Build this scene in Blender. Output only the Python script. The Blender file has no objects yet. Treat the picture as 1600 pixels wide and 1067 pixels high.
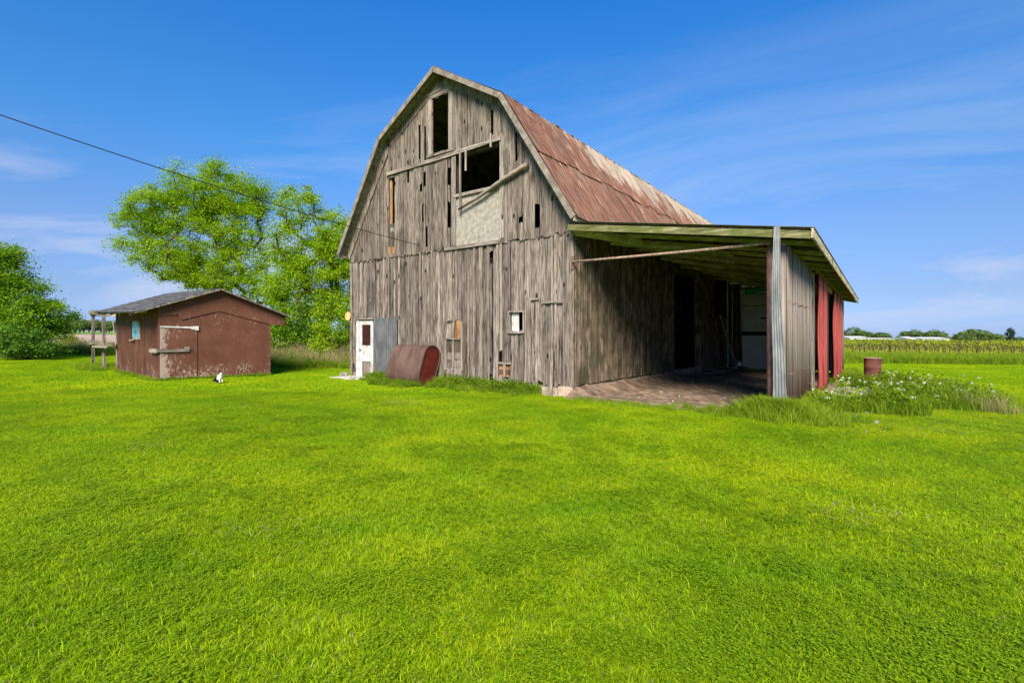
import bpy, math, random
import numpy as np
from mathutils import Vector, Matrix

S = bpy.context.scene
COL = S.collection
R = math.radians
rnd = random.Random(7)

# ------------------------------------------------------------------ camera, sky, sun
CAMZ, F, HY = 1.5, 790.0, 524.0
cam_d = bpy.data.cameras.new('camera'); cam = bpy.data.objects.new('camera', cam_d); COL.objects.link(cam)
cam.location = (0, 0, CAMZ); cam.rotation_euler = (R(90), 0, 0)
cam_d.sensor_width = 36; cam_d.lens = F/1600*36; cam_d.shift_y = -9.5/1600
cam_d.clip_start = 0.05; cam_d.clip_end = 6000
S.camera = cam

SUN_EL, SUN_AZ = 38.0, 186.0      # azimuth clockwise from +Y
sd = Vector((math.sin(R(SUN_AZ))*math.cos(R(SUN_EL)), math.cos(R(SUN_AZ))*math.cos(R(SUN_EL)), math.sin(R(SUN_EL))))
sl = bpy.data.lights.new('sun', 'SUN'); so = bpy.data.objects.new('sun', sl); COL.objects.link(so)
sl.energy = 4.5; sl.angle = R(28); sl.color = (1.0, 0.90, 0.77)
so.rotation_euler = sd.to_track_quat('Z', 'Y').to_euler()

W = bpy.data.worlds.new('World'); S.world = W; W.use_nodes = True
nt = W.node_tree; nt.nodes.clear(); N = nt.nodes.new; L = nt.links.new
out = N('ShaderNodeOutputWorld'); bg = N('ShaderNodeBackground'); L(bg.outputs[0], out.inputs[0])
sky = N('ShaderNodeTexSky'); sky.sky_type = 'NISHITA'; sky.sun_disc = False
sky.sun_elevation = R(SUN_EL); sky.sun_rotation = R(SUN_AZ); sky.air_density = 1.0; sky.dust_density = 0.3; sky.ozone_density = 2.5
bg.inputs[1].default_value = 0.10
tc = N('ShaderNodeTexCoord'); sep = N('ShaderNodeSeparateXYZ'); L(tc.outputs['Generated'], sep.inputs[0])
grade = N('ShaderNodeMixRGB'); grade.blend_type = 'MULTIPLY'; grade.inputs[0].default_value = 1
tint = N('ShaderNodeValToRGB'); te = tint.color_ramp.elements
te[0].position = 0.0; te[0].color = (0.26, 0.39, 0.87, 1); te[1].position = 1.0; te[1].color = (0.20, 0.72, 1.2, 1)
for tp, tcx in ((0.068, (0.31, 0.375, 0.60)), (0.185, (0.40, 0.50, 0.70)), (0.328, (0.26, 0.62, 0.92)), (0.548, (0.135, 0.65, 1.15))): te.new(tp).color = (*tcx, 1)
L(sep.outputs['Z'], tint.inputs[0]); L(sky.outputs[0], grade.inputs[1]); L(tint.outputs[0], grade.inputs[2])
# thin cirrus, laid out on a flat layer high above the ground
zc = N('ShaderNodeMath'); zc.operation = 'MAXIMUM'; zc.inputs[1].default_value = 0.0; L(sep.outputs['Z'], zc.inputs[0])
za = N('ShaderNodeMath'); za.operation = 'ADD'; za.inputs[1].default_value = 0.14; L(zc.outputs[0], za.inputs[0])
dx = N('ShaderNodeMath'); dx.operation = 'DIVIDE'; L(sep.outputs['X'], dx.inputs[0]); L(za.outputs[0], dx.inputs[1])
dy = N('ShaderNodeMath'); dy.operation = 'DIVIDE'; L(sep.outputs['Y'], dy.inputs[0]); L(za.outputs[0], dy.inputs[1])
cv = N('ShaderNodeCombineXYZ'); L(dx.outputs[0], cv.inputs[0]); L(dy.outputs[0], cv.inputs[1])
mp = N('ShaderNodeMapping'); mp.inputs['Scale'].default_value = (0.42, 0.62, 1); mp.inputs['Rotation'].default_value = (0, 0, 0.35); mp.inputs['Location'].default_value = (3.1, 1.2, 0)
L(cv.outputs[0], mp.inputs[0])
cn = N('ShaderNodeTexNoise'); cn.inputs['Scale'].default_value = 1.0; cn.inputs['Detail'].default_value = 10; cn.inputs['Roughness'].default_value = 0.60; cn.inputs['Distortion'].default_value = 0.9
L(mp.outputs[0], cn.inputs['Vector'])
cr = N('ShaderNodeValToRGB'); cr.color_ramp.elements[0].position = 0.50; cr.color_ramp.elements[0].color = (0, 0, 0, 1); cr.color_ramp.elements[1].position = 0.68; cr.color_ramp.elements[1].color = (1, 1, 1, 1)
L(cn.outputs['Fac'], cr.inputs[0])
lowr = N('ShaderNodeValToRGB'); e = lowr.color_ramp.elements
e[0].position = 0.0; e[0].color = (0.62, 0.62, 0.62, 1); e[1].position = 0.5; e[1].color = (0.10, 0.10, 0.10, 1)
x = lowr.color_ramp.elements.new(0.16); x.color = (0.95, 0.95, 0.95, 1); x = lowr.color_ramp.elements.new(0.30); x.color = (0.38, 0.38, 0.38, 1)
L(sep.outputs['Z'], lowr.inputs[0])
cm = N('ShaderNodeMath'); cm.operation = 'MULTIPLY'; L(cr.outputs[0], cm.inputs[0]); L(lowr.outputs[0], cm.inputs[1])
cmix = N('ShaderNodeMixRGB'); cmix.inputs[2].default_value = (2.9, 3.35, 4.5, 1)
L(cm.outputs[0], cmix.inputs[0]); L(grade.outputs[0], cmix.inputs[1]); L(cmix.outputs[0], bg.inputs[0])

S.view_settings.view_transform = 'Standard'; S.view_settings.look = 'None'
S.view_settings.gamma = 1; S.view_settings.use_curve_mapping = False; S.view_settings.exposure = 1.0
S.cycles.max_bounces = 8; S.cycles.diffuse_bounces = 6; S.cycles.glossy_bounces = 2; S.cycles.transmission_bounces = 3; S.cycles.transparent_max_bounces = 4
S.cycles.use_denoising = True

# ------------------------------------------------------------------ helpers
def gz(x, y=0): return -0.0105*x          # the land falls gently to the right
def tag(o, label=None, cat=None, group=None, kind=None):
    if label: o['label'] = label
    if cat: o['category'] = cat
    if group: o['group'] = group
    if kind: o['kind'] = kind
    return o
def empty(name, loc=(0, 0, 0), rz=0.0):
    o = bpy.data.objects.new(name, None); COL.objects.link(o); o.location = loc; o.rotation_euler = (0, 0, rz); o.empty_display_size = 0.2
    return o
def mesh(name, V, Fc, mat=None, parent=None, smooth=False, mats=None, mi=None):
    m = bpy.data.meshes.new(name); m.from_pydata([tuple(v) for v in V], [], [tuple(f) for f in Fc])
    for k in (mats or ([mat] if mat else [])): m.materials.append(k)
    if mi is not None: m.polygons.foreach_set('material_index', mi)
    if smooth: m.polygons.foreach_set('use_smooth', [True]*len(m.polygons))
    m.update()
    o = bpy.data.objects.new(name, m); COL.objects.link(o)
    if parent: o.parent = parent
    return o
def npmesh(name, V, Q, mat, parent=None, nside=4, mats=None, mi=None):
    """fast mesh from numpy arrays, all faces with nside corners"""
    V = np.asarray(V, np.float32); Q = np.asarray(Q, np.int32)
    m = bpy.data.meshes.new(name); m.vertices.add(len(V)); m.vertices.foreach_set('co', V.ravel())
    m.loops.add(Q.size); m.loops.foreach_set('vertex_index', Q.ravel())
    m.polygons.add(len(Q)); m.polygons.foreach_set('loop_start', np.arange(0, Q.size, nside, dtype=np.int32))
    for k in (mats or [mat]): m.materials.append(k)
    if mi is not None: m.polygons.foreach_set('material_index', np.asarray(mi, np.int32))
    m.update(calc_edges=True); m.validate()
    o = bpy.data.objects.new(name, m)
    if parent is not False:
        COL.objects.link(o)
        if parent: o.parent = parent
    return o
class MB:
    def __init__(s): s.v = []; s.f = []
    def add(s, V, Fc):
        b = len(s.v); s.v += [tuple(v) for v in V]; s.f += [tuple(i+b for i in f) for f in Fc]; return s
    def box(s, x0, x1, y0, y1, z0, z1):
        return s.add([(x0,y0,z0),(x1,y0,z0),(x1,y1,z0),(x0,y1,z0),(x0,y0,z1),(x1,y0,z1),(x1,y1,z1),(x0,y1,z1)],
                     [(0,3,2,1),(4,5,6,7),(0,1,5,4),(1,2,6,5),(2,3,7,6),(3,0,4,7)])
    def bar(s, a, b, w, h, up=(0, 0, 1)):
        """a squared timber from a to b; w across, h along up"""
        a = Vector(a); b = Vector(b); d = (b-a).normalized(); u = Vector(up)
        sx = d.cross(u)
        if sx.length < 1e-4: sx = d.cross(Vector((0, 1, 0)))
        sx.normalize(); u = sx.cross(d).normalized()
        V = [p+sx*i*w/2+u*j*h/2 for p in (a, b) for i, j in ((-1,-1),(1,-1),(1,1),(-1,1))]
        return s.add(V, [(3,2,1,0),(4,5,6,7),(0,1,5,4),(1,2,6,5),(2,3,7,6),(3,0,4,7)])
    def tube(s, pts, r, n=8):
        pts = [Vector(p) for p in pts]; rr = r if isinstance(r, (list, tuple)) else [r]*len(pts)
        b = len(s.v); u = None
        for i, p in enumerate(pts):
            d = (pts[min(i+1, len(pts)-1)]-pts[max(i-1, 0)]).normalized()
            if u is None:
                u = d.orthogonal().normalized()
            else:
                u = (u-d*u.dot(d)).normalized()
            w = d.cross(u)
            for k in range(n):
                a = 2*math.pi*k/n; s.v.append(tuple(p+(u*math.cos(a)+w*math.sin(a))*rr[i]))
        for i in range(len(pts)-1):
            for k in range(n):
                s.f.append((b+i*n+k, b+i*n+(k+1) % n, b+(i+1)*n+(k+1) % n, b+(i+1)*n+k))
        s.f.append(tuple(b+k for k in range(n))[::-1]); s.f.append(tuple(b+(len(pts)-1)*n+k for k in range(n)))
        return s
    def prism(s, poly, y0, y1):
        """poly is a list of (x, z) running counter clockwise seen from -y, extruded y0..y1 (y0 is the front)"""
        n = len(poly)
        V = [(x, y0, z) for x, z in poly]+[(x, y1, z) for x, z in poly]
        return s.add(V, [tuple(range(n)), tuple(range(2*n-1, n-1, -1))]+[(i, i+n, (i+1) % n+n, (i+1) % n) for i in range(n)])
    def build(s, name, mat, parent=None, smooth=False): return mesh(name, s.v, s.f, mat, parent, smooth)

# ------------------------------------------------------------------ materials
def newmat(name):
    m = bpy.data.materials.new(name); m.use_nodes = True; t = m.node_tree; t.nodes.clear()
    o = t.nodes.new('ShaderNodeOutputMaterial'); p = t.nodes.new('ShaderNodeBsdfPrincipled'); t.links.new(p.outputs[0], o.inputs[0])
    p.inputs['Specular IOR Level'].default_value = 0.25
    return m, t, p, o
def noise(t, vec, scale, detail=4, rough=0.55, dist=0.0):
    n = t.nodes.new('ShaderNodeTexNoise'); n.inputs['Scale'].default_value = scale; n.inputs['Detail'].default_value = detail
    n.inputs['Roughness'].default_value = rough; n.inputs['Distortion'].default_value = dist
    if vec is not None: t.links.new(vec, n.inputs['Vector'])
    return n.outputs['Fac']
def mapped(t, vec, scale, rot=(0, 0, 0)):
    m = t.nodes.new('ShaderNodeMapping'); m.inputs['Scale'].default_value = scale; m.inputs['Rotation'].default_value = rot; t.links.new(vec, m.inputs[0]); return m.outputs[0]
def ramp(t, fac, stops):
    r = t.nodes.new('ShaderNodeValToRGB'); e = r.color_ramp.elements
    for i, (p, c) in enumerate(stops):
        q = e[i] if i < 2 else e.new(p)
        q.position = p; q.color = (*c, 1) if len(c) == 3 else c
    t.links.new(fac, r.inputs[0]); return r.outputs[0]
def mix(t, a, b, fac=None, mode='MIX', f=1.0):
    m = t.nodes.new('ShaderNodeMixRGB'); m.blend_type = mode
    if fac is None: m.inputs[0].default_value = f
    else: t.links.new(fac, m.inputs[0])
    for i, s in ((1, a), (2, b)):
        if isinstance(s, tuple): m.inputs[i].default_value = (*s, 1) if len(s) == 3 else s
        else: t.links.new(s, m.inputs[i])
    return m.outputs[0]
def math_(t, op, a, b=None):
    m = t.nodes.new('ShaderNodeMath'); m.operation = op
    for i, s in ((0, a), (1, b)):
        if s is None: continue
        if isinstance(s, (int, float)): m.inputs[i].default_value = s
        else: t.links.new(s, m.inputs[i])
    return m.outputs[0]
def bump(t, p, h, strength=0.4, dist=0.02):
    b = t.nodes.new('ShaderNodeBump'); b.inputs['Strength'].default_value = strength; b.inputs['Distance'].default_value = dist
    t.links.new(h, b.inputs['Height']); t.links.new(b.outputs[0], p.inputs['Normal'])
def coords(t, rand=True):
    c = t.nodes.new('ShaderNodeTexCoord'); v = c.outputs['Object']; oi = t.nodes.new('ShaderNodeObjectInfo')
    if rand:
        s = t.nodes.new('ShaderNodeVectorMath'); s.operation = 'MULTIPLY_ADD'
        cb = t.nodes.new('ShaderNodeCombineXYZ')
        for i in range(3): t.links.new(oi.outputs['Random'], cb.inputs[i])
        t.links.new(cb.outputs[0], s.inputs[0]); s.inputs[1].default_value = (37, 53, 71); t.links.new(v, s.inputs[2]); v = s.outputs[0]
    return v, c.outputs['Object'], oi.outputs['Random']

GRAIN = {'z': (1, 1, 0.045), 'x': (0.045, 1, 1), 'y': (1, 0.045, 1)}
def wood(name, dark, mid, light, axis='z', var=0.5, bmp=0.5, moss=None, rough=0.9, weather=True):
    m, t, p, o = newmat(name)
    v, vo, rn = coords(t)
    g = mapped(t, v, GRAIN[axis])
    fine = noise(t, g, 75, 5, 0.62, 0.25)
    mid_ = noise(t, mapped(t, v, tuple(q if q < 1 else 1 for q in GRAIN[axis])), 20, 5, 0.65, 1.1)
    blot = noise(t, mapped(t, v, tuple(0.28 if q < 1 else 1 for q in GRAIN[axis])), 4.5, 4, 0.6, 0.6)
    f = math_(t, 'ADD', math_(t, 'MULTIPLY', fine, 0.45), math_(t, 'MULTIPLY', mid_, 0.55))
    c = ramp(t, f, [(0.38, dark), (0.48, mid), (0.62, light)])
    crack = noise(t, mapped(t, v, tuple(q*0.5 if q < 1 else 1 for q in GRAIN[axis])), 46, 3, 0.5, 0.8)
    c = mix(t, c, tuple(k*0.35 for k in dark), ramp(t, crack, [(0.31, (1, 1, 1)), (0.37, (0, 0, 0))]))
    # darker weather blotches
    c = mix(t, c, mix(t, c, (0.42, 0.38, 0.35), mode='MULTIPLY'), ramp(t, blot, [(0.5, (0, 0, 0)), (0.68, (0.9, 0.9, 0.9))]))
    # knots
    vor = t.nodes.new('ShaderNodeTexVoronoi'); vor.inputs['Scale'].default_value = 3.2
    t.links.new(mapped(t, v, tuple(0.42 if q < 1 else 1 for q in GRAIN[axis])), vor.inputs['Vector'])
    kn = ramp(t, vor.outputs['Distance'], [(0.07, (1, 1, 1)), (0.13, (0, 0, 0))])
    c = mix(t, c, tuple(k*0.35 for k in dark), kn)
    # per-piece brightness
    br = math_(t, 'ADD', math_(t, 'MULTIPLY', rn, var), 1-var/2)
    cb = t.nodes.new('ShaderNodeCombineXYZ')
    for i in range(3): t.links.new(br, cb.inputs[i])
    c = mix(t, c, cb.outputs[0], mode='MULTIPLY')
    if moss:
        mo = noise(t, mapped(t, vo, (1, 1, 0.6)), 2.6, 5, 0.65)
        c = mix(t, c, moss, ramp(t, mo, [(0.42, (0, 0, 0)), (0.6, (0.85, 0.85, 0.85))]))
    t.links.new(c, p.inputs['Base Color']); p.inputs['Roughness'].default_value = rough; p.inputs['Specular IOR Level'].default_value = 0.12
    bump(t, p, f, bmp, 0.015)
    return m
M = {}
M['plank'] = wood('weathered_board', (0.0298, 0.0213, 0.0153), (0.140, 0.114, 0.092), (0.34, 0.298, 0.255), var=0.6)
M['plank_up'] = wood('silvered_board', (0.0385, 0.0294, 0.0224), (0.15, 0.122, 0.0966), (0.308, 0.262, 0.217), var=0.42)
M['batten'] = wood('weathered_batten', (0.056, 0.044, 0.0336), (0.216, 0.176, 0.14), (0.4, 0.344, 0.288), var=0.55)  # lighter against darker boards, standing in for weak shadow lines between them
M['trimx'] = wood('silvered_trim', (0.0792, 0.0648, 0.0504), (0.23, 0.194, 0.158), (0.374, 0.331, 0.281), axis='x', var=0.35)
M['trimz'] = wood('silvered_trim_upright', (0.0864, 0.072, 0.0576), (0.245, 0.209, 0.173), (0.389, 0.346, 0.295), axis='z', var=0.35)
M['trimy'] = wood('pale_fascia', (0.12, 0.095, 0.065), (0.36, 0.30, 0.21), (0.56, 0.49, 0.37), axis='y', var=0.2)
M['side'] = wood('brown_side_board', (0.0607, 0.0432, 0.0297), (0.203, 0.151, 0.105), (0.446, 0.351, 0.257), var=0.7, moss=(0.055, 0.058, 0.028))
M['rafter'] = wood('mossy_rafter_brightened', (0.09, 0.09, 0.03), (0.33, 0.31, 0.14), (0.58, 0.54, 0.32), axis='x', var=0.5, moss=(0.22, 0.25, 0.06))  # lightened above the fascia tone to make up for light missing under the roof
M['fascia'] = wood('mossy_fascia', (0.04, 0.045, 0.015), (0.16, 0.155, 0.065), (0.38, 0.35, 0.19), axis='x', var=0.3, moss=(0.10, 0.12, 0.025))
M['purlin'] = wood('mossy_purlin_shade', (0.02, 0.018, 0.010), (0.06, 0.052, 0.03), (0.12, 0.10, 0.06), axis='y', var=0.5, moss=(0.05, 0.06, 0.02))  # darkened so the roof boards stand in for shade between the rafters
M['soffit'] = wood('soffit_board', (0.056, 0.052, 0.032), (0.176, 0.164, 0.104), (0.304, 0.272, 0.192), axis='y', var=0.3)
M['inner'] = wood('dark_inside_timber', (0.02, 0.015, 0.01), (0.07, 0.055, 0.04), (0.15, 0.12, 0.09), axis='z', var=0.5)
M['fresh'] = wood('brown_new_timber', (0.11, 0.055, 0.02), (0.30, 0.16, 0.07), (0.45, 0.28, 0.14), axis='z', var=0.2)
M['log'] = wood('grey_pole', (0.09, 0.0713, 0.0525), (0.225, 0.184, 0.139), (0.345, 0.292, 0.232), axis='x', var=0.1)

def simple(name, c, rough=0.7, metal=0.0, c2=None, scale=6, lo=0.4, hi=0.65, bmp=0.0, detail=5, stretch=(1, 1, 1), spec=0.3, var=0.0, extra=None):
    m, t, p, o = newmat(name); v, vo, rn = coords(t)
    n = noise(t, mapped(t, v, stretch), scale, detail, 0.6)
    col = ramp(t, n, [(lo, c), (hi, c2)]) if c2 else None
    if col is None:
        n2 = math_(t, 'ADD', math_(t, 'MULTIPLY', n, 0.4), 0.8)
        cb = t.nodes.new('ShaderNodeCombineXYZ')
        for i in range(3): t.links.new(n2, cb.inputs[i])
        col = mix(t, c, cb.outputs[0], mode='MULTIPLY')
    if extra: col = extra(t, col, v, vo, rn)
    if var:
        br = math_(t, 'ADD', math_(t, 'MULTIPLY', rn, var), 1-var/2)
        cb = t.nodes.new('ShaderNodeCombineXYZ')
        for i in range(3): t.links.new(br, cb.inputs[i])
        col = mix(t, col, cb.outputs[0], mode='MULTIPLY')
    t.links.new(col, p.inputs['Base Color']); p.inputs['Roughness'].default_value = rough; p.inputs['Metallic'].default_value = metal
    p.inputs['Specular IOR Level'].default_value = spec
    if bmp: bump(t, p, n, bmp, 0.02)
    return m

def roof_rust():
    m, t, p, o = newmat('rusty_roof_metal'); v, vo, rn = coords(t)
    # streaks run down the slope (local x and z), so stretch along them
    s1 = noise(t, mapped(t, v, (0.35, 1.6, 0.35)), 5.0, 7, 0.62, 0.5)
    s2 = noise(t, mapped(t, v, (0.14, 2.4, 0.14)), 9.0, 6, 0.62, 0.3)
    c = ramp(t, s1, [(0.32, (0.075, 0.034, 0.020)), (0.5, (0.165, 0.068, 0.040)), (0.66, (0.235, 0.125, 0.078))])
    c = mix(t, c, (0.50, 0.38, 0.27), ramp(t, s2, [(0.575, (0, 0, 0)), (0.68, (0.8, 0.8, 0.8))]))
    # upper courses have lost their paint: patches of bare grey metal high up
    sp = t.nodes.new('ShaderNodeSeparateXYZ'); t.links.new(vo, sp.inputs[0])
    hi = math_(t, 'MULTIPLY', math_(t, 'SUBTRACT', sp.outputs['Z'], 5.9), 0.42)
    w = noise(t, mapped(t, vo, (0.4, 0.8, 0.4)), 1.9, 6, 0.65, 0.6)
    f = math_(t, 'ADD', math_(t, 'MULTIPLY', hi, 0.5), w)
    yg = math_(t, 'MULTIPLY', math_(t, 'SUBTRACT', math_(t, 'MINIMUM', sp.outputs['Y'], 5.0), 5.0), 0.06)
    f = math_(t, 'ADD', f, yg)
    c = mix(t, c, mix(t, c, (0.36, 0.30, 0.23), f=0.85), ramp(t, f, [(0.66, (0, 0, 0)), (0.78, (1, 1, 1))]))
    mo = noise(t, mapped(t, vo, (0.7, 1.2, 0.7)), 2.6, 8, 0.72, 0.3)
    c = mix(t, c, (0.15, 0.115, 0.08), ramp(t, mo, [(0.50, (0, 0, 0)), (0.64, (0.65, 0.65, 0.65))]))
    br = math_(t, 'ADD', math_(t, 'MULTIPLY', rn, 0.36), 0.82)
    cb = t.nodes.new('ShaderNodeCombineXYZ')
    for i in range(3): t.links.new(br, cb.inputs[i])
    c = mix(t, c, cb.outputs[0], mode='MULTIPLY')
    t.links.new(c, p.inputs['Base Color']); p.inputs['Roughness'].default_value = 0.75; p.inputs['Metallic'].default_value = 0.0
    bump(t, p, s1, 0.5, 0.02); return m
M['roof'] = roof_rust()
def rust_low(t, col, v, vo, rn):
    sp = t.nodes.new('ShaderNodeSeparateXYZ'); t.links.new(vo, sp.inputs[0])
    n = noise(t, mapped(t, v, (1, 1, 0.3)), 3, 5, 0.6)
    h = math_(t, 'ADD', math_(t, 'MULTIPLY', sp.outputs['Z'], -0.55), n)
    return mix(t, col, (0.20, 0.075, 0.05), ramp(t, h, [(0.02, (0, 0, 0)), (0.42, (0.8, 0.8, 0.8))]))
M['galv_dull'] = simple('dull_corrugated_metal', (0.176, 0.142, 0.115), 0.75, 0.0, c2=(0.311, 0.263, 0.223), scale=5, stretch=(3, 3, 0.15), extra=rust_low, spec=0.15, var=0.12)
M['galv'] = simple('galvanised_metal', (0.162, 0.174, 0.174), 0.55, 0.1, c2=(0.281, 0.297, 0.297), scale=7, stretch=(1, 1, 0.3), spec=0.3)
M['red'] = simple('faded_red_metal', (0.332, 0.0489, 0.0391), 0.7, 0.0, c2=(0.469, 0.0929, 0.0734), scale=3, stretch=(1.5, 1.5, 0.2), extra=lambda t, c, v, vo, rn: mix(t, c, (0.508, 0.323, 0.293), ramp(t, noise(t, mapped(t, v, (3, 3, 0.3)), 5, 6), [(0.6, (0, 0, 0)), (0.75, (0.7, 0.7, 0.7))])))
M['pipe'] = simple('rusty_pipe', (0.12, 0.06, 0.045), 0.7, 0, c2=(0.26, 0.15, 0.12), scale=7, stretch=(1, 1, 0.4))
M['pipe2'] = simple('pitted_pale_pipe', (0.22, 0.13, 0.09), 0.7, 0, c2=(0.42, 0.31, 0.23), scale=14)
M['tank'] = simple('brown_primer', (0.085, 0.050, 0.036), 0.6, 0, c2=(0.14, 0.088, 0.065), scale=2.5, bmp=0.1, spec=0.2)
M['tank_end'] = simple('red_oxide', (0.078, 0.0078, 0.0052), 0.6, 0, c2=(0.143, 0.0228, 0.0163), scale=6, lo=0.45, hi=0.8)
M['slate'] = simple('charcoal_sheet', (0.075, 0.078, 0.082), 0.7, 0, c2=(0.13, 0.132, 0.135), scale=4, stretch=(1, 1, 0.5))
M['white'] = simple('peeling_white_paint', (0.44, 0.42, 0.38), 0.7, 0, c2=(0.62, 0.61, 0.59), scale=5, extra=lambda t, c, v, vo, rn: mix(t, c, (0.30, 0.24, 0.18), ramp(t, noise(t, v, 9, 6, 0.65), [(0.57, (0, 0, 0)), (0.62, (0.9, 0.9, 0.9))])))
M['plaster'] = simple('flaking_pale_board', (0.185, 0.159, 0.122), 0.9, 0, c2=(0.348, 0.318, 0.266), scale=8, bmp=0.8, lo=0.30, hi=0.62, detail=12)
M['concrete'] = simple('stained_concrete', (0.24, 0.18, 0.13), 0.95, 0, c2=(0.42, 0.35, 0.27), scale=5, bmp=0.4)
M['pad'] = simple('pale_concrete', (0.36, 0.34, 0.28), 0.95, 0, c2=(0.60, 0.58, 0.50), scale=5, bmp=0.3)
M['dirt'] = simple('barn_dirt', (0.0743, 0.0486, 0.0324), 1, 0, c2=(0.297, 0.209, 0.142), scale=3.2, detail=9, bmp=0.9, stretch=(1, 2.2, 1), lo=0.36, hi=0.68)
M['darkdirt'] = simple('dark_dirt', (0.02, 0.015, 0.012), 1, 0, c2=(0.05, 0.038, 0.028), scale=3)
M['glass'] = simple('dusty_dark_pane', (0.030, 0.012, 0.010), 0.15, 0, c2=(0.05, 0.02, 0.015), scale=3, spec=0.5)
M['rake'] = simple('grey_rake_board', (0.144, 0.119, 0.09), 0.9, 0, c2=(0.274, 0.238, 0.191), scale=5, bmp=0.3, detail=8, var=0.2)
M['darkslot'] = simple('dark_seam', (0.02, 0.015, 0.012), 0.95)
M['black'] = simple('black_bar', (0.012, 0.012, 0.012), 0.7)
M['orange'] = simple('faded_orange_reflector', (0.75, 0.36, 0.13), 0.5, c2=(0.85, 0.48, 0.22), scale=8)
M['greenpaint'] = simple('bright_green_paint', (0.0, 0.50, 0.17), 0.5, c2=(0.01, 0.56, 0.22), scale=5)
M['grimy'] = simple('grimy_white_panel', (0.62, 0.63, 0.55), 0.5, c2=(0.78, 0.79, 0.72), scale=1.4)
M['pink'] = simple('pinkish_block', (0.34, 0.24, 0.18), 0.95, c2=(0.48, 0.36, 0.28), scale=7, bmp=0.4)
M['stone'] = simple('rubble_stone', (0.16, 0.14, 0.12), 0.95, c2=(0.42, 0.38, 0.34), scale=12, bmp=0.4, var=0.5)
M['cyan'] = simple('turquoise_sheet', (0.05, 0.30, 0.42), 0.5, c2=(0.16, 0.46, 0.58), scale=7)
M['cable'] = simple('black_cable', (0.02, 0.02, 0.022), 0.6)
def shedpaint(name, axis, streak):
    m, t, p, o = newmat(name); v, vo, rn = coords(t, False)
    n1 = noise(t, v, 1.7, 5, 0.6); c = ramp(t, n1, [(0.35, (0.100, 0.036, 0.020)), (0.65, (0.145, 0.056, 0.034))])
    n2 = noise(t, mapped(t, v, (1, 1, streak)), 17, 8, 0.75, 0.6); n3 = noise(t, v, 1.3, 3)
    sp = t.nodes.new('ShaderNodeSeparateXYZ'); t.links.new(vo, sp.inputs[0])
    low = math_(t, 'MULTIPLY', math_(t, 'MAXIMUM', math_(t, 'SUBTRACT', 0.75, sp.outputs['Z']), 0), 0.14)
    f = math_(t, 'ADD', math_(t, 'ADD', n2, math_(t, 'MULTIPLY', math_(t, 'SUBTRACT', n3, 0.5), 0.35)), low)
    if axis == 'door': f = math_(t, 'ADD', f, math_(t, 'MULTIPLY', math_(t, 'MAXIMUM', math_(t, 'SUBTRACT', 0.32, sp.outputs['X']), 0), 0.85)); f = math_(t, 'ADD', f, 0.035)
    c = mix(t, c, (0.37, 0.29, 0.235), ramp(t, f, [(0.615, (0, 0, 0)), (0.68, (0.85, 0.85, 0.85))]))
    if axis == 'side':
        g = noise(t, mapped(t, v, (1, 1, 0.04)), 22, 5, 0.6); c = mix(t, c, ramp(t, g, [(0.38, (0.40, 0.36, 0.33)), (0.58, (1, 1, 1))]), mode='MULTIPLY')
    t.links.new(c, p.inputs['Base Color']); p.inputs['Roughness'].default_value = 0.75; bump(t, p, n2, 0.15, 0.01); return m
M['shed'] = shedpaint('worn_brown_paint', 'front', 0.6); M['shed_door'] = shedpaint('scuffed_brown_door_paint', 'door', 0.5); M['shed_side'] = shedpaint('streaked_brown_boards', 'side', 0.25)
M['shingle'] = simple('grey_shingle', (0.05, 0.05, 0.052), 0.95, c2=(0.135, 0.132, 0.13), scale=6, bmp=0.3, var=0.5)

def leafmat(name, c1, c2, c3, trans=0.45, scale=0.25, patch=None, rough=0.55):
    m = bpy.data.materials.new(name); m.use_nodes = True; t = m.node_tree; t.nodes.clear()
    o = t.nodes.new('ShaderNodeOutputMaterial'); g = t.nodes.new('ShaderNodeNewGeometry')
    rp = ramp(t, g.outputs['Random Per Island'], [(0.0, c1), (0.5, c2), (1.0, c3)])
    n = noise(t, g.outputs['Position'], scale, 3, 0.5)
    c = mix(t, rp, mix(t, rp, (0.76, 0.84, 0.8), mode='MULTIPLY'), ramp(t, n, [(0.42, (0, 0, 0)), (0.58, (1, 1, 1))]))
    if patch: c = patch(t, c, g.outputs['Position'])
    d = t.nodes.new('ShaderNodeBsdfPrincipled'); d.inputs['Roughness'].default_value = rough; d.inputs['Specular IOR Level'].default_value = 0.04
    tr = t.nodes.new('ShaderNodeBsdfTranslucent'); ms = t.nodes.new('ShaderNodeMixShader'); ms.inputs[0].default_value = trans
    t.links.new(c, d.inputs['Base Color']); t.links.new(mix(t, c, (1.0, 1.05, 0.5), mode='MULTIPLY'), tr.inputs[0])
    t.links.new(d.outputs[0], ms.inputs[1]); t.links.new(tr.outputs[0], ms.inputs[2]); t.links.new(ms.outputs[0], o.inputs[0])
    return m
def lawn_patch(t, c, pos):
    n = noise(t, pos, 0.55, 4, 0.6, 0.4); n2 = noise(t, mapped(t, pos, (0.5, 1.6, 1)), 1.1, 3, 0.55)
    c = mix(t, c, mix(t, c, (1.3, 1.10, 0.9), mode='MULTIPLY'), ramp(t, n, [(0.44, (0, 0, 0)), (0.62, (1, 1, 1))]))
    c = mix(t, c, mix(t, c, (0.74, 0.90, 1.0), mode='MULTIPLY'), ramp(t, n2, [(0.5, (0, 0, 0)), (0.66, (0.8, 0.8, 0.8))]))
    return c
M['blade'] = leafmat('mown_grass', (0.164, 0.264, 0.00528), (0.261, 0.409, 0.00528), (0.413, 0.554, 0.0158), 0.35, 0.3, lawn_patch)
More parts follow.
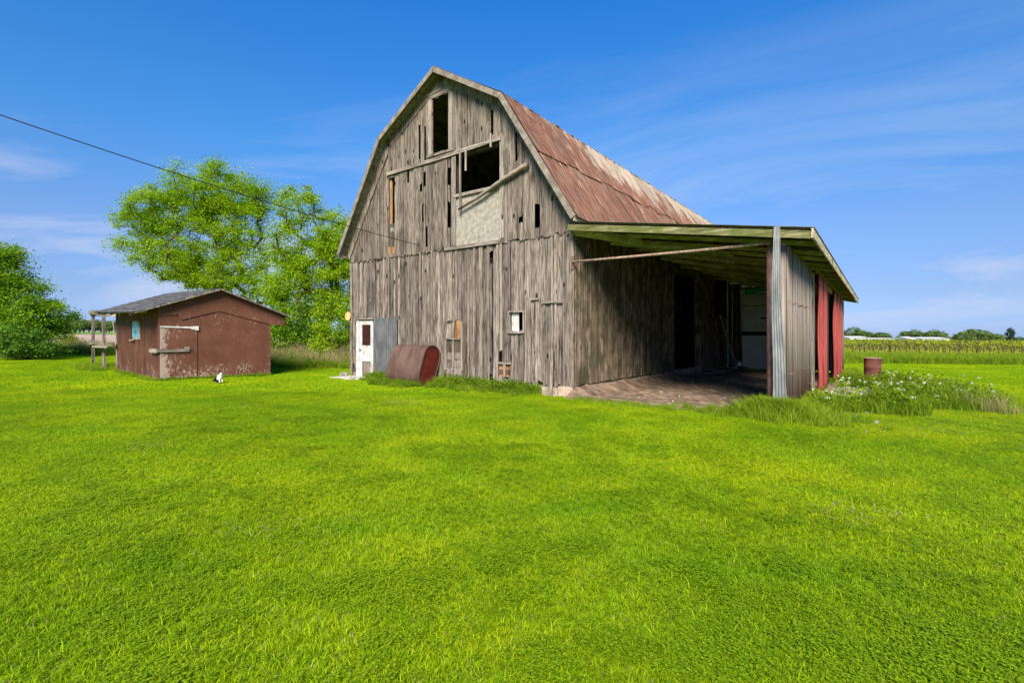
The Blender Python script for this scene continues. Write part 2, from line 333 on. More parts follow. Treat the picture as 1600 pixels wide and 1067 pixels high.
M['clover'] = leafmat('clover_leaf', (0.115, 0.218, 0.00575), (0.184, 0.31, 0.0069), (0.287, 0.402, 0.0115), 0.3, 0.3)
M['tall'] = leafmat('tall_grass', (0.143, 0.231, 0.011), (0.231, 0.341, 0.0154), (0.374, 0.451, 0.044), 0.4, 0.6)
M['dry'] = leafmat('dry_stalk', (0.24, 0.17, 0.08), (0.36, 0.28, 0.14), (0.45, 0.38, 0.22), 0.3, 0.6)
M['weed'] = leafmat('weed_leaf', (0.09, 0.17, 0.012), (0.15, 0.25, 0.014), (0.24, 0.33, 0.025), 0.4, 0.8)
M['leaf'] = leafmat('spring_leaf', (0.22, 0.35, 0.012), (0.32, 0.48, 0.015), (0.43, 0.58, 0.025), 0.5, 0.5)
M['leaf2'] = leafmat('deeper_leaf', (0.117, 0.234, 0.013), (0.195, 0.351, 0.0156), (0.312, 0.468, 0.0234), 0.42, 0.5)
M['leafd'] = leafmat('dark_shrub_leaf', (0.065, 0.15, 0.0182), (0.104, 0.221, 0.0234), (0.169, 0.312, 0.026), 0.35, 0.5)
M['farleaf'] = leafmat('hazy_far_foliage', (0.12, 0.18, 0.06), (0.17, 0.24, 0.075), (0.23, 0.30, 0.09), 0.3, 0.05)  # distance haze is put into this paler green
M['fardark'] = leafmat('far_evergreen', (0.02, 0.05, 0.035), (0.035, 0.07, 0.045), (0.05, 0.09, 0.05), 0.2, 0.05)
M['vineleaf'] = leafmat('vine_leaf', (0.26, 0.30, 0.02), (0.38, 0.41, 0.025), (0.50, 0.50, 0.04), 0.4, 0.4)
M['petal'] = simple('white_petal', (0.72, 0.72, 0.64), 0.8)
M['bark'] = wood('bark', (0.028, 0.022, 0.015), (0.075, 0.060, 0.042), (0.15, 0.125, 0.09), axis='z', var=0.1, bmp=0.8)
M['vinebark'] = simple('vine_bark', (0.035, 0.025, 0.018), 0.95, c2=(0.09, 0.065, 0.045), scale=12)
# ------------------------------------------------------------------ ground
def sheet(name, x0, x1, y0, y1, dz, mat, nx=1, ny=1, kind='structure', fz=None, parent=None):
    V = []; Fc = []
    for j in range(ny+1):
        for i in range(nx+1):
            x = x0+(x1-x0)*i/nx; y = y0+(y1-y0)*j/ny
            V.append((x, y, gz(x)+dz+(fz(x, y) if fz else 0)))
    for j in range(ny):
        for i in range(nx):
            a = j*(nx+1)+i; Fc.append((a, a+1, a+nx+2, a+nx+1))
    o = mesh(name, V, Fc, mat, parent); tag(o, kind=kind); return o
def groundmat():
    m, t, p, o = newmat('lawn_turf'); g = t.nodes.new('ShaderNodeNewGeometry'); pos = g.outputs['Position']
    fine = noise(t, pos, 22, 4, 0.7); medium = noise(t, mapped(t, pos, (0.6, 1.5, 1)), 2.2, 6, 0.65)
    c = ramp(t, fine, [(0.3, (0.12, 0.19, 0.005)), (0.5, (0.22, 0.33, 0.005)), (0.72, (0.32, 0.43, 0.010))])
    c = mix(t, c, mix(t, c, (0.68, 0.82, 0.9), mode='MULTIPLY'), ramp(t, medium, [(0.46, (0, 0, 0)), (0.62, (1, 1, 1))]))
    c = lawn_patch(t, c, pos)
    # the soil and thatch below the near blades
    t.links.new(c, p.inputs['Base Color']); p.inputs['Roughness'].default_value = 0.95; p.inputs['Specular IOR Level'].default_value = 0.05
    bump(t, p, fine, 0.7, 0.04); return m
M['turf'] = groundmat()
sheet('ground', -2600, 2600, -60, 3600, 0.0, M['turf'], 26, 8)
M['greenfield'] = simple('crop_green', (0.10, 0.17, 0.03), 1, c2=(0.16, 0.25, 0.04), scale=0.05)
M['tilled'] = simple('tilled_soil', (0.34, 0.24, 0.17), 1, c2=(0.46, 0.34, 0.25), scale=0.12, stretch=(0.3, 2, 1))
M['vinefloor'] = simple('vineyard_floor', (0.20, 0.27, 0.03), 1, c2=(0.34, 0.38, 0.05), scale=0.5, stretch=(0.4, 2, 1))
sheet('tilled_field', -420, -30, 62, 205, 0.02, M['tilled'], 4, 2)
sheet('crop_field', -1400, -50, 207, 640, 0.05, M['greenfield'], 4, 2)
sheet('vineyard_floor', 14, 420, 40, 330, 0.02, M['vinefloor'], 4, 2)

# ------------------------------------------------------------------ barn, local frame: x to the right along the gable, y away down its length, z up
BX, BY, BROT = 1.515, 12.34, math.atan2(-0.6, 0.8)
barn = empty('barn', (BX, BY, 0), BROT)
tag(barn, 'big weathered grey board barn with rusty gambrel roof and open gable windows', 'barn')
WB, LB = 8.92, 20.0
def bw(u, v, z=0.0): return (BX+0.8*u+0.6*v, BY-0.6*u+0.8*v, z)
def bl(x, y): return (0.8*(x-BX)-0.6*(y-BY), 0.6*(x-BX)+0.8*(y-BY))
def hp(px, py):
    """gable-wall coordinates (x, z) of a spot measured on the photograph"""
    k = (px-800)/F; t = (BX-BY*k)/(0.8+0.6*k); return -t, CAMZ+(HY-py)/F*(BY+0.6*t)
def roofz(x, off=0.0):
    d = min(-x, WB+x)
    if d < 1.93: z = 4.38+(d+0.22)*(7.80-4.38)/(1.93+0.22)
    else: z = 7.80+(d-1.93)*(9.30-7.80)/(WB/2-1.93)
    return z-off
wall = MB()    # studs and girts behind the gable boards
for z, gi_ in ((0.5, 0.1), (2.2, 0.1), (3.95, 0.1), (6.74, 1.75)): wall.box(-WB+gi_, -gi_, 0.05, 0.17, z-0.07, z+0.07)
for x in (-WB+0.15, -6.3, -4.1, -2.12, -0.15):
    wall.box(x-0.08, x+0.08, 0.17, 0.33, 0.0, roofz(x, 0.35))
gable = wall.build('gable_wall', M['inner'], barn)

def board(name, parent, a, b, z0, z1, y, th, mat, jb=0.03, jt=0.0, top=None, r=rnd, yz=False, tilt=0.006):
    """one upright board; top may be a function of x. yz=True lays it in a wall that runs along local y"""
    w = b-a; pts = []
    nb = 4 if w > 0.1 else 2
    for i in range(nb): pts.append((a+w*i/(nb-1), z0+r.uniform(-jb, jb)))
    pts.append((b+r.uniform(-0.004, 0.003), (z0+z1)/2))
    if top:
        xs = [b]+[c for c in (-1.93, -WB/2, -WB+1.93) if a < c < b][::1]+[a]
        for x in xs: pts.append((x, top(x)))
    else:
        for i in range(nb): pts.append((b-w*i/(nb-1), z1+r.uniform(-jt, jt)))
    pts.append((a+r.uniform(-0.003, 0.004), (z0+z1)/2))
    y0 = y+r.uniform(-tilt, tilt)
    mb = MB().prism(pts, y0-th, y0)
    s1 = r.uniform(-tilt, tilt); s2 = r.uniform(-tilt, tilt)
    V = [(x, yy+s1*(x-a)/max(w, 0.01)+s2*(z-z0), z) for x, yy, z in mb.v]
    if yz: V = [(-yy, x, z) for x, yy, z in V]
    return mesh(name, V, mb.f, mat, parent)
def columns(x0, x1, wmin, wmax, must, r):
    must = sorted(m for m in must if x0+0.03 < m < x1-0.03)
    cuts = [x0]; marks = must+[x1]
    for m in marks:
        gap = m-cuts[-1]; n = max(1, round(gap/((wmin+wmax)/2)))
        ws = [r.uniform(wmin, wmax) for _ in range(n)]; s = gap/sum(ws); c = cuts[-1]
        for w in ws[:-1]: c += w*s; cuts.append(c)
        cuts.append(m)
    return cuts
def clad(parent, x0, x1, zb, zt, wr, holes, y, th, mat, top=None, jb=0.03, jt=0.02, r=rnd, yz=False, gap=0.006, name='plank', cutshape=0.055):
    cuts = columns(x0, x1, wr[0], wr[1], [h[0] for h in holes]+[h[1] for h in holes], r)
    for a, b in zip(cuts, cuts[1:]):
        if b-a < 0.02: continue
        m = (a+b)/2; iv = [(zb, zt(m) if callable(zt) else zt)]
        for h in holes:
            if h[0] < m < h[1]:
                nv = []
                for p, q in iv:
                    if h[3] <= p or h[2] >= q: nv.append((p, q)); continue
                    if h[2] > p+0.04: nv.append((p, h[2]))
                    if h[3] < q-0.04: nv.append((h[3], q))
                iv = nv
        if zb < 1 and not yz and r.random() < 0.12: iv[0] = (iv[0][0]+r.uniform(0.08, 0.35), iv[0][1])
        for p, q in iv:
            if q-p < 0.1: continue
            is_top = top is not None and abs(q-(zt(m) if callable(zt) else zt)) < 1e-6
            g = r.uniform(0.3, 1.4)*gap*(2.6 if r.random() < 0.14 else 1)
            board(name, parent, a+g, b-g, p, q, y, th, mat, jb if p == zb else cutshape, jt if not is_top else 0, top if is_top else None, r, yz)
    return cuts
def hole(px0, py0, px1, py1):
    x0, _ = hp(px0, py0); x1, _ = hp(px1, py0); m = (px0+px1)/2
    _, zt = hp(m, py0); _, zb = hp(m, py1); return (x0, x1, zb, zt)
r1 = random.Random(11)
LOWT = 4.05
door_h = (-8.51, -7.62, -0.2, 2.03)
win_h = hole(797, 488, 818, 518)
patch_h = hole(697, 503, 722, 584)
low_holes = [door_h, win_h, patch_h, hole(764, 393, 769, 411), hole(779, 546, 784, 561), hole(778, 567, 797.5, 589),
             hole(822.5, 543, 826, 584), hole(863.5, 549, 869, 577), hole(751, 510, 753.5, 542)]
cl = clad(gable, -WB, -0.02, 0.20, LOWT, (0.20, 0.30), low_holes, 0.03, 0.024, M['plank'], jb=0.11, jt=0.06, r=r1)
for c in cl[1:-1]:
    if any(abs(c-h[0]) < 0.012 or abs(c-h[1]) < 0.012 for h in low_holes[:3]) or r1.random() < 0.05: continue
    if r1.random() < 0.2: c += r1.uniform(-0.02, 0.02)
    z0 = 0.22+r1.uniform(-0.05, 0.08); z1 = LOWT+r1.uniform(-0.14, 0.02)
    if door_h[0]-0.1 < c < door_h[1]+0.1: z0 = 2.12
    if win_h[0]-0.08 < c < win_h[1]+0.08 or patch_h[0]-0.02 < c < patch_h[1]+0.02:
        h = win_h if win_h[0]-0.08 < c < win_h[1]+0.08 else patch_h
        board('batten', gable, c-0.028, c+0.028, h[3]+0.05, z1, -0.006, 0.022, M['batten'], 0.01, 0.03, r=r1)
        if h is win_h: board('batten', gable, c-0.028, c+0.028, z0, h[2]-0.04, -0.006, 0.022, M['batten'], 0.02, 0.01, r=r1)
        continue
    if r1.random() < 0.15: z0 += r1.uniform(0.2, 1.6)
    w = r1.uniform(0.020, 0.036)
    board('batten', gable, c-w, c+w, z0, z1, 0.0, 0.034, M['batten'], 0.02, 0.03, r=r1)
# upper cladding
big_h = hole(713, 236, 784, 299); big_h = (-3.91, -2.24, 5.56, 6.70)
plas_h = (-4.05, -2.24, 4.0, 5.60)
tall_h = (-4.83, -4.17, 6.95, 8.60)
slit1 = (hp(608, 300)[0], hp(617, 300)[0], 4.15, 6.62)
mid_holes = [big_h, plas_h, slit1, hole(662.5, 270, 666, 292), hole(657, 289, 660.5, 300), hole(701, 263, 704.5, 290), hole(700.5, 315, 705, 356), hole(661, 318, 663, 347),
             hole(666.5, 354, 669.5, 386), hole(806, 206, 809.5, 253), hole(812, 337, 818, 349), hole(836.5, 321, 844.5, 356), hole(637.5, 262, 640, 286)]
ZL = 6.78
r2 = random.Random(23)
clad(gable, -6.90, -2.24, LOWT-0.03, ZL, (0.17, 0.26), mid_holes, -0.012, 0.022, M['plank_up'], jb=0.055, jt=0.0, r=r2)
for x0, x1 in ((-WB, -6.90), (-2.24, -0.02)):
    clad(gable, x0, x1, LOWT-0.03, lambda x: roofz(x, 0.13), (0.15, 0.24), mid_holes, -0.012, 0.022, M['plank_up'], top=lambda x: roofz(x, 0.13), jb=0.06, r=r2)
up_holes = [tall_h, hole(655.5, 197, 659, 250), hole(664.5, 198, 667.5, 249), hole(768.5, 172, 772.5, 212)]
clad(gable, -6.90, -2.24, ZL, lambda x: roofz(x, 0.13), (0.17, 0.26), up_holes, -0.032, 0.022, M['plank_up'], top=lambda x: roofz(x, 0.13), jb=0.02, r=r2)
# ledge across the gable, window trims
MB().prism([(-6.95, ZL-0.10), (-4.6, ZL-0.08), (-2.22, ZL-0.02), (-2.22, ZL+0.09), (-4.6, ZL+0.03), (-6.95, ZL+0.0)], -0.09, -0.056).build('ledge_board', M['trimx'], gable)
MB().box(-5.0, -4.03, -0.082, -0.056, 8.60, 8.74).build('window_head', M['trimx'], gable)
MB().box(-5.04, -3.96, -0.10, -0.056, 6.86, 6.93).build('window_sill', M['trimx'], gable)
for x in (-4.94, -4.09): MB().box(x-0.075, x+0.075, -0.078, -0.056, 6.94, 8.60).build('window_jamb', M['trimz'], gable)
MB().prism([(-5.45, 8.42), (-3.4, 8.42), (-3.4, 8.52), (-4.46, 8.99), (-5.45, 8.52)][:0] or [(-5.2, 8.69), (-3.72, 8.76), (-3.72, 8.84), (-5.2, 8.77)], -0.10, -0.083).build('trim_board', M['trimx'], gable)
MB().box(-3.95, -2.2, -0.075, -0.036, 5.49, 5.57).build('window_sill', M['trimx'], gable)
MB().box(-4.05, -3.90, -0.058, -0.036, 4.1, 6.68).build('window_jamb', M['trimz'], gable)
MB().box(-2.27, -2.13, -0.058, -0.036, 4.12, 6.95).build('window_jamb', M['trimz'], gable)
o = MB().box(-4.12, -2.2, -0.005, 0.012, 4.02, 5.5).build('patch_board', M['plaster'], gable); tag(o, 'flaking whitish board below the loft opening')
MB().box(-3.68, -3.635, -0.14, -0.10, 5.0, 6.72).build('hanging_slat', M['trimz'], gable)
MB().box(-3.46, -3.42, -0.14, -0.10, 6.15, 6.78).build('hanging_slat', M['trimz'], gable)
MB().box(-2.55, -2.51, -0.14, -0.10, 6.62, 7.0).build('hanging_slat', M['trimz'], gable)
pole = MB()
a = Vector((hp(721, 329)[0], -0.13, hp(721, 329)[1])); b = Vector((hp(829, 259)[0], -0.15, hp(829, 259)[1]))
pole.tube([a, a.lerp(b, 0.3)+Vector((0, 0, -0.02)), a.lerp(b, 0.7)+Vector((0, 0, 0.02)), b], [0.03, 0.05, 0.06, 0.065], 7)
o = pole.build('diagonal_pole', M['log'], gable, True); tag(o, 'grey pole slanting across the gable')
# sill pieces, cross bars, patched ladder panel
MB().box(-4.3, -2.15, -0.07, -0.036, LOWT-0.06, LOWT+0.03).build('trim_board', M['trimx'], gable)
def pc(x, z): return hp(x, z)
p0 = pc(848, 473); p1 = pc(881, 473); MB().box(p0[0], p1[0], -0.075, -0.03, p0[1]-0.03, p0[1]+0.03).build('cross_bar', M['trimx'], gable)
p0 = pc(831, 468); p1 = pc(843, 468); MB().box(p0[0], p1[0], -0.07, -0.03, p0[1]-0.02, p0[1]+0.02).build('cross_bar', M['trimx'], gable)
px0, px1, pz0, pz1 = patch_h
w = px1-px0
back = MB().box(px0-0.02, px1+0.02, 0.025, 0.045, pz0, pz1).build('patch_back', M['inner'], gable)
for k, (z0, z1) in enumerate([(0.36, 0.56), (0.57, 0.78), (0.79, 1.00)]): MB().box(px0, px1, -0.002-0.003*k, 0.02, z0, z1).build('patch_board', M['plank'], gable)
for x in (px0, px0+w*0.48, px1): MB().box(x-0.03, x+0.03, -0.03, -0.008, pz0+0.1, pz1-(0.0 if x > px0+0.01 else 0.12)).build('patch_batten', M['trimz'], gable)
MB().box(px0+0.03, px0+w*0.42, -0.025, -0.002, 1.42, 1.83).build('patch_board', M['batten'], gable)
MB().box(px0+w*0.54, px1-0.03, -0.012, 0.0, 1.42, 1.92).build('patch_board', M['fresh'], gable)
MB().box(px0-0.02, px1+0.02, -0.034, -0.031, 1.38, 1.42).build('patch_rail', M['trimx'], gable)
x = px1+0.06
MB().prism([(x, 0.2), (x+0.17, 0.1), (x+0.2, 0.6), (x+0.15, 0.9), (x+0.19, 1.2), (x+0.13, 1.6), (x+0.12, 1.84), (x, 1.86), (x+0.04, 1.4), (x-0.01, 1.0), (x+0.05, 0.7)], -0.05, -0.03).build('splintered_board', M['inner'], gable)
# small window
wx0, wx1, wz0, wz1 = win_h
fr = MB().box(wx0-0.05, wx0, -0.05, 0.03, wz0-0.04, wz1+0.04).box(wx0, wx1, -0.06, 0.03, wz1, wz1+0.045).box(wx0, wx1, -0.06, 0.03, wz0-0.05, wz0).box(wx1, wx1+0.03, -0.04, 0.03, wz0-0.04, wz1+0.04)
fr = fr.build('window', M['trimz'], barn)
MB().box(wx0+0.03, wx0+(wx1-wx0)*0.6, 0.035, 0.05, wz0, wz1).build('window_panel', M['white'], fr)
wb = hole(778, 567, 797.5, 589)
MB().box(wb[0], wb[1], 0.05, 0.08, wb[2], wb[3]).build('patch_board', M['fresh'], gable)
MB().box(wb[0]-0.02, wb[1]+0.02, -0.03, 0.0, wb[3]-0.03, wb[3]+0.03).build('patch_rail', M['trimx'], gable)
MB().box(wb[0]+0.2, wb[0]+0.26, -0.03, 0.02, wb[2], wb[3]-0.031).build('patch_batten', M['trimz'], gable)
# broken slat leaning near the right corner
MB().bar((hp(866, 577)[0], -0.10, 0.85), (hp(866, 600)[0]-0.0, -0.18, -0.02), 0.07, 0.02, up=(0, 1, 0)).build('loose_slat', M['trimz'], gable)
# slit lining and the number painted inside it
MB().box(slit1[0]-0.05, slit1[0]+0.07, 0.05, 0.09, 4.75, 6.6).build('slit_lining', M['fresh'], gable)
ib = MB().box(slit1[0]-0.05, slit1[1]+0.05, 0.012, 0.03, 4.34, 5.12).build('inner_board', M['inner'], gable)
MB().box(slit1[0]-0.02, slit1[1]+0.03, -0.03, 0.01, 4.10, 4.36).build('patch_board', M['fresh'], gable)
nb = MB(); nx = (slit1[0]+slit1[1])/2; nzz = 4.93
def stroke(x0, z0, x1, z1): nb.bar((nx+x0, 0.009, nzz+z0), (nx+x1, 0.009, nzz+z1), 0.014, 0.004, up=(0, 1, 0))
for s in [(-0.07, -0.05, -0.07, 0.05), (-0.07, 0.05, -0.02, 0.06), (-0.02, 0.06, -0.015, -0.05), (-0.015, -0.05, -0.07, -0.05),
          (0.07, 0.055, 0.02, 0.055), (0.02, 0.055, 0.02, 0.01), (0.02, 0.01, 0.065, 0.01), (0.065, 0.01, 0.065, -0.05), (0.065, -0.05, 0.015, -0.05)]: stroke(*s)
o = nb.build('painted_number', M['white'], gable)
# corner boards
MB().box(-WB-0.02, -WB+0.10, -0.045, -0.02, 0.2, LOWT-0.04).build('corner_board', M['trimz'], gable)
MB().box(-0.10, 0.02, -0.055, -0.03, 0.25, 4.05).build('corner_board', M['plank_up'], gable)

# door with pane, leaning-open charcoal sheet beside it
dr = MB().box(-8.37, -8.25, -0.06, -0.02, 0.10, 2.0).box(-7.78, -7.66, -0.06, -0.02, 0.10, 2.0).box(-8.25, -7.78, -0.06, -0.02, 1.86, 2.0).box(-8.25, -7.78, -0.06, -0.02, 1.06, 1.16).box(-8.25, -7.78, -0.055, -0.02, 0.62, 1.06)
dr = dr.build('door', M['white'], barn); tag(dr, 'narrow white door with peeling paint and a bare lower panel')
MB().box(-8.25, -7.78, -0.04, -0.03, 1.16, 1.86).build('pane', M['glass'], dr)
MB().box(-8.25, -7.78, -0.05, -0.02, 0.12, 0.60).build('lower_panel', M['batten'], dr)
MB().box(-8.54, -8.385, -0.075, -0.02, 0.0, 2.03).build('door_jamb', M['white'], dr)
MB().box(-8.6, -7.6, -0.12, -0.02, 2.035, 2.075).build('door_hood', M['trimx'], dr)
MB().tube([(-8.32, -0.10, 1.0), (-8.32, -0.06, 1.0)], 0.025, 8).build('handle', M['black'], dr)
V = []; Fc = []; n = 44
for i in range(n+1):
    x = -7.60+1.17*i/n
    for z in (0.05, 2.07+0.02*math.sin(i*0.5)): V.append((x, -0.085+0.008*math.cos(i*2*math.pi/4), z))
for i in range(n): Fc.append((2*i, 2*i+2, 2*i+3, 2*i+1))
o = mesh('metal_sheet', V, Fc, M['slate'], barn); tag(o, 'charcoal ribbed sheet fixed beside the white door')
sm = o.modifiers.new('thickness', 'SOLIDIFY'); sm.thickness = 0.004
o = MB().tube([(-8.99, -0.10, 2.17), (-8.99, -0.085, 2.17)], [0.15, 0.15], 20).build('reflector_disc', M['orange'], barn); tag(o, 'round faded orange disc at the left corner of the gable')

# foundation
fd = MB().box(-WB+0.05, -0.9, 0.03, 0.25, -0.3, 0.22).box(-0.02-0.22, -0.03, 0.08, LB, -0.35, 0.24)
fd.build('foundation', M['concrete'], barn)
for x0, x1, z1 in ((-0.42, -0.02, 0.24), (-0.90, -0.44, 0.20)): MB().box(x0, x1, -0.06, 0.22, -0.3, z1).build('foundation_block', M['pink'] if z1 > 0.22 else M['concrete'], barn)
for k in range(9): MB().box(-0.03, 0.06+0.01*(k % 3), 0.1+k*0.75, 0.1+k*0.75+0.74, -0.3, 0.20+0.02*(k % 2)).build('foundation_block', M['concrete'], barn)

# ---- side wall (under the lean-to) and the closed far walls
sw = MB()
for z in (0.4, 2.0, 3.8): sw.box(-0.16, -0.05, 0.1, 6.85, z-0.06, z+0.06); sw.box(-0.16, -0.05, 12.3, LB, z-0.06, z+0.06)
sw.box(-0.161, -0.05, 0.1, LB-0.1, 4.12, 4.22)
for y in (2.4, 4.6, 6.75, 12.4, 14.4, 17, 19.8): sw.box(-0.33, -0.161, y-0.08, y+0.08, 0, 4.3)
side = sw.build('side_wall', M['inner'], barn)
r3 = random.Random(5)
clad(side, 0.02, 6.9, 0.27, 4.22, (0.15, 0.20), [], -0.0, 0.022, M['side'], jb=0.02, r=r3, yz=True, gap=0.004)
clad(side, 10.35, 12.2, 0.12, 4.12, (0.22, 0.32), [], -0.0, 0.024, M['plank_up'], jb=0.03, r=r3, yz=True)
clad(side, 12.2, 14.3, 0.10, 2.35, (0.24, 0.32), [(13.05, 13.3, 0, 3)], -0.0, 0.024, M['side'], jb=0.03, jt=0.08, r=r3, yz=True)
clad(side, 14.3, LB, 0.10, 4.1, (0.26, 0.34), [], -0.0, 0.024, M['side'], jb=0.03, r=r3, yz=True)
clad(side, 6.9, 10.35, 3.75, 4.12, (0.22, 0.32), [], -0.0, 0.024, M['side'], jb=0.05, r=r3, yz=True)
MB().bar((0.03, 9.95, 0.0), (0.0, 9.9, 4.05), 0.34, 0.24, up=(1, 0, 0)).build('door_post', M['side'], side)
MB().box(0.025, 0.06, 6.82, 6.98, 0.02, 4.0).build('door_post', M['side'], side)
MB().box(0.03, 0.05, 11.25, 11.65, 2.25, 2.45).build('latch_plate', M['black'], side)
MB().box(-0.06, 0.05, 12.2, 14.3, 2.3, 2.42).build('rail', M['inner'], side)
rear = MB().box(-WB, -WB+0.03, 0.05, LB, 0, 4.4)
rear.build('left_wall', M['plank'], barn)
pts = [(-WB, 0.0), (0, 0.0), (0, roofz(0, 0.1)), (-1.93, roofz(-1.93, 0.1)), (-WB/2, roofz(-WB/2, 0.1)), (-WB+1.93, roofz(-WB+1.93, 0.1)), (-WB, roofz(-WB, 0.1))]
MB().prism(pts, LB-0.03, LB).build('rear_gable', M['plank'], barn)
MB().box(-WB+0.04, -0.26, 0.27, LB-0.04, -0.1, 0.02).build('floor', M['darkdirt'], barn)
MB().box(-WB+0.04, -0.17, 3.5, LB-0.04, 4.25, 4.33).build('loft_floor', M['inner'], barn)
for k in range(5):
    y = 3.5+k*3.6
    fm = MB()
    for x in (-6.3, -2.5): fm.box(x-0.1, x+0.1, y-0.1, y+0.1, 0.02, roofz(x, 0.35))
    fm.box(-WB+0.1, -0.34, y-0.1, y+0.1, 3.95, 4.2); fm.build('timber_frame', M['inner'], barn)

# ---- roof
YF = -0.42; YE = LB+0.3
prof = [(0.26, 4.33-0.02), (-1.93, 7.80), (-WB/2, 9.30), (-WB+1.93, 7.80), (-WB-0.26, 4.31)]
def slab(name, p, q, y0, y1, t0, t1, mat, parent, mb=None):
    """flat slab on the slope from p (low) to q (high), between offsets t0 and t1 measured outwards"""
    d = Vector((q[0]-p[0], 0, q[1]-p[1])).normalized(); n = Vector((-d.z, 0, d.x))
    if n.z < 0: n = -n
    V = []
    for y in (y0, y1):
        for s, t in ((p, t0), (q, t0), (q, t1), (p, t1)): V.append((s[0]+n.x*t, y, s[1]+n.z*t))
    Fc = [(0, 1, 2, 3), (7, 6, 5, 4), (0, 4, 5, 1), (1, 5, 6, 2), (2, 6, 7, 3), (3, 7, 4, 0)]
    if mb is not None: mb.add(V, Fc); return None
    return mesh(name, V, Fc, mat, parent)
rf = MB()
for p, q in ((prof[0], prof[1]), (prof[1], prof[2]), (prof[3], prof[2]), (prof[4], prof[3])): slab('', p, q, YF+0.03, YE, -0.05, -0.02, None, None, rf)
roof = rf.build('roof', M['soffit'], barn)
r4 = random.Random(3)
def rsheet(p, q, s0, s1, y0, y1, lift=0.0):
    """metal sheet: lies on the slope between fractions s0..s1, with raised ribs running down it"""
    P = Vector((p[0], 0, p[1])); Q = Vector((q[0], 0, q[1])); d = (Q-P); n = Vector((-d.z, 0, d.x)).normalized()
    if n.z < 0: n = -n
    w = y1-y0; prof_ = [(0, 0.022), (0.02, 0.004), (0.235, 0.004), (0.25, 0.016), (0.265, 0.004), (0.485, 0.004), (0.5, 0.016), (0.515, 0.004), (0.735, 0.004), (0.75, 0.016), (0.765, 0.004), (0.98, 0.004), (1, 0.020)]
    rows = 7; V = []; Fc = []
    ph = r4.uniform(0, 6)
    for j in range(rows):
        s = s0+(s1-s0)*j/(rows-1); c = P+d*s
        for f, h in prof_:
            hh = h+0.006*math.sin(ph+f*4+j*1.3)+lift+(0.012*(1-j) if j < 1 else 0)+(0.006 if s0 > 0.3 else 0)
            V.append((c.x+n.x*hh, y0+w*f, c.z+n.z*hh))
    m = len(prof_)
    for j in range(rows-1):
        for i in range(m-1): Fc.append((j*m+i, j*m+i+1, (j+1)*m+i+1, (j+1)*m+i))
    return mesh('roof_sheet', V, Fc, M['roof'], roof)
SW = 0.72
n = int((YE-YF)/SW)+1
for k in range(n):
    y0 = YF+0.02+k*SW; y1 = min(y0+SW+0.01, YE+0.05)
    ms = 0.52+r4.uniform(-0.03, 0.03)
    rsheet(prof[0], prof[1], -0.01, ms+0.02, y0, y1, r4.uniform(0, 0.006)); rsheet(prof[0], prof[1], ms, 1.0, y0, y1, 0.008+r4.uniform(0, 0.010))
    rsheet(prof[1], prof[2], 0.0, 1.0, y0, y1, 0.01)
    rsheet(prof[3], prof[2], 0.0, 1.0, y0, y1, 0.01); rsheet(prof[4], prof[3], 0.0, 1.0, y0, y1, 0.0)
# curled flashing bits along the break line, seen against the sky
fl = MB()
for k in range(46):
    y = YF+0.3+k*0.44+r4.uniform(-0.1, 0.1); h = r4.uniform(0.0, 0.03)
    fl.bar((-1.95, y, 7.825+h*0.4), (-1.88, y+r4.uniform(0.1, 0.4), 7.79+h), 0.06, 0.01)
o = fl.build('flashing', M['roof'], roof); tag(o, kind='stuff')
def rake(p, q, ext0=0.0, ext1=0.0):
    d = Vector((q[0]-p[0], 0, q[1]-p[1])).normalized(); a = Vector((p[0], 0, p[1]))-d*ext0; b = Vector((q[0], 0, q[1]))+d*ext1
    n = Vector((-d.z, 0, d.x)); n = -n if n.z < 0 else n
    V = []
    for y in (YF-0.002, YF+0.028):
        for s, t in ((a, -0.13), (b, -0.13), (b, 0.012), (a, 0.012)): V.append((s.x+n.x*t, y, s.z+n.z*t))
    mesh('rake_board', V, [(0, 1, 2, 3), (7, 6, 5, 4), (0, 4, 5, 1), (1, 5, 6, 2), (2, 6, 7, 3), (3, 7, 4, 0)], M['rake'], roof)
rake(prof[0], prof[1]); rake(prof[1], prof[2]); rake(prof[3], prof[2]); rake(prof[4], prof[3])
MB().box(0.20, 0.235, YF+0.03, YE, 4.20, 4.31).build('eave_board', M['trimy'], roof)
MB().box(-WB-0.235, -WB-0.20, YF+0.03, YE, 4.20, 4.31).build('eave_board', M['trimy'], roof)
# soffit boards and an inner frieze under the rake, following the slope
for p, q in ((prof[0], prof[1]), (prof[1], prof[2]), (prof[3], prof[2]), (prof[4], prof[3])):
    slab('frieze_board', p, q, -0.075, -0.05, -0.30, -0.06, M['plank_up'], roof)
    for j in range(3): slab('soffit_board', p, q, YF+0.03+j*0.115, YF+0.03+j*0.115+0.108, -0.065-0.002*j, -0.052, M['soffit'], roof)
# ------------------------------------------------------------------ lean-to
lean = empty('lean_to', (BX, BY, 0), BROT)
tag(lean, 'open-fronted lean-to with corrugated walls and red sliding doors, right side of the barn', 'lean-to')
LL = 14.4; UW = 4.6; UE = 5.05
def lz(u, v):
    f = min(max(v, -0.4), 15.5)/15.5
    return 4.20-(u/UE)*(0.79+0.40*max(f, 0))
rfm = MB()
NR = 16
rafts = []
lroof_sheets = MB()
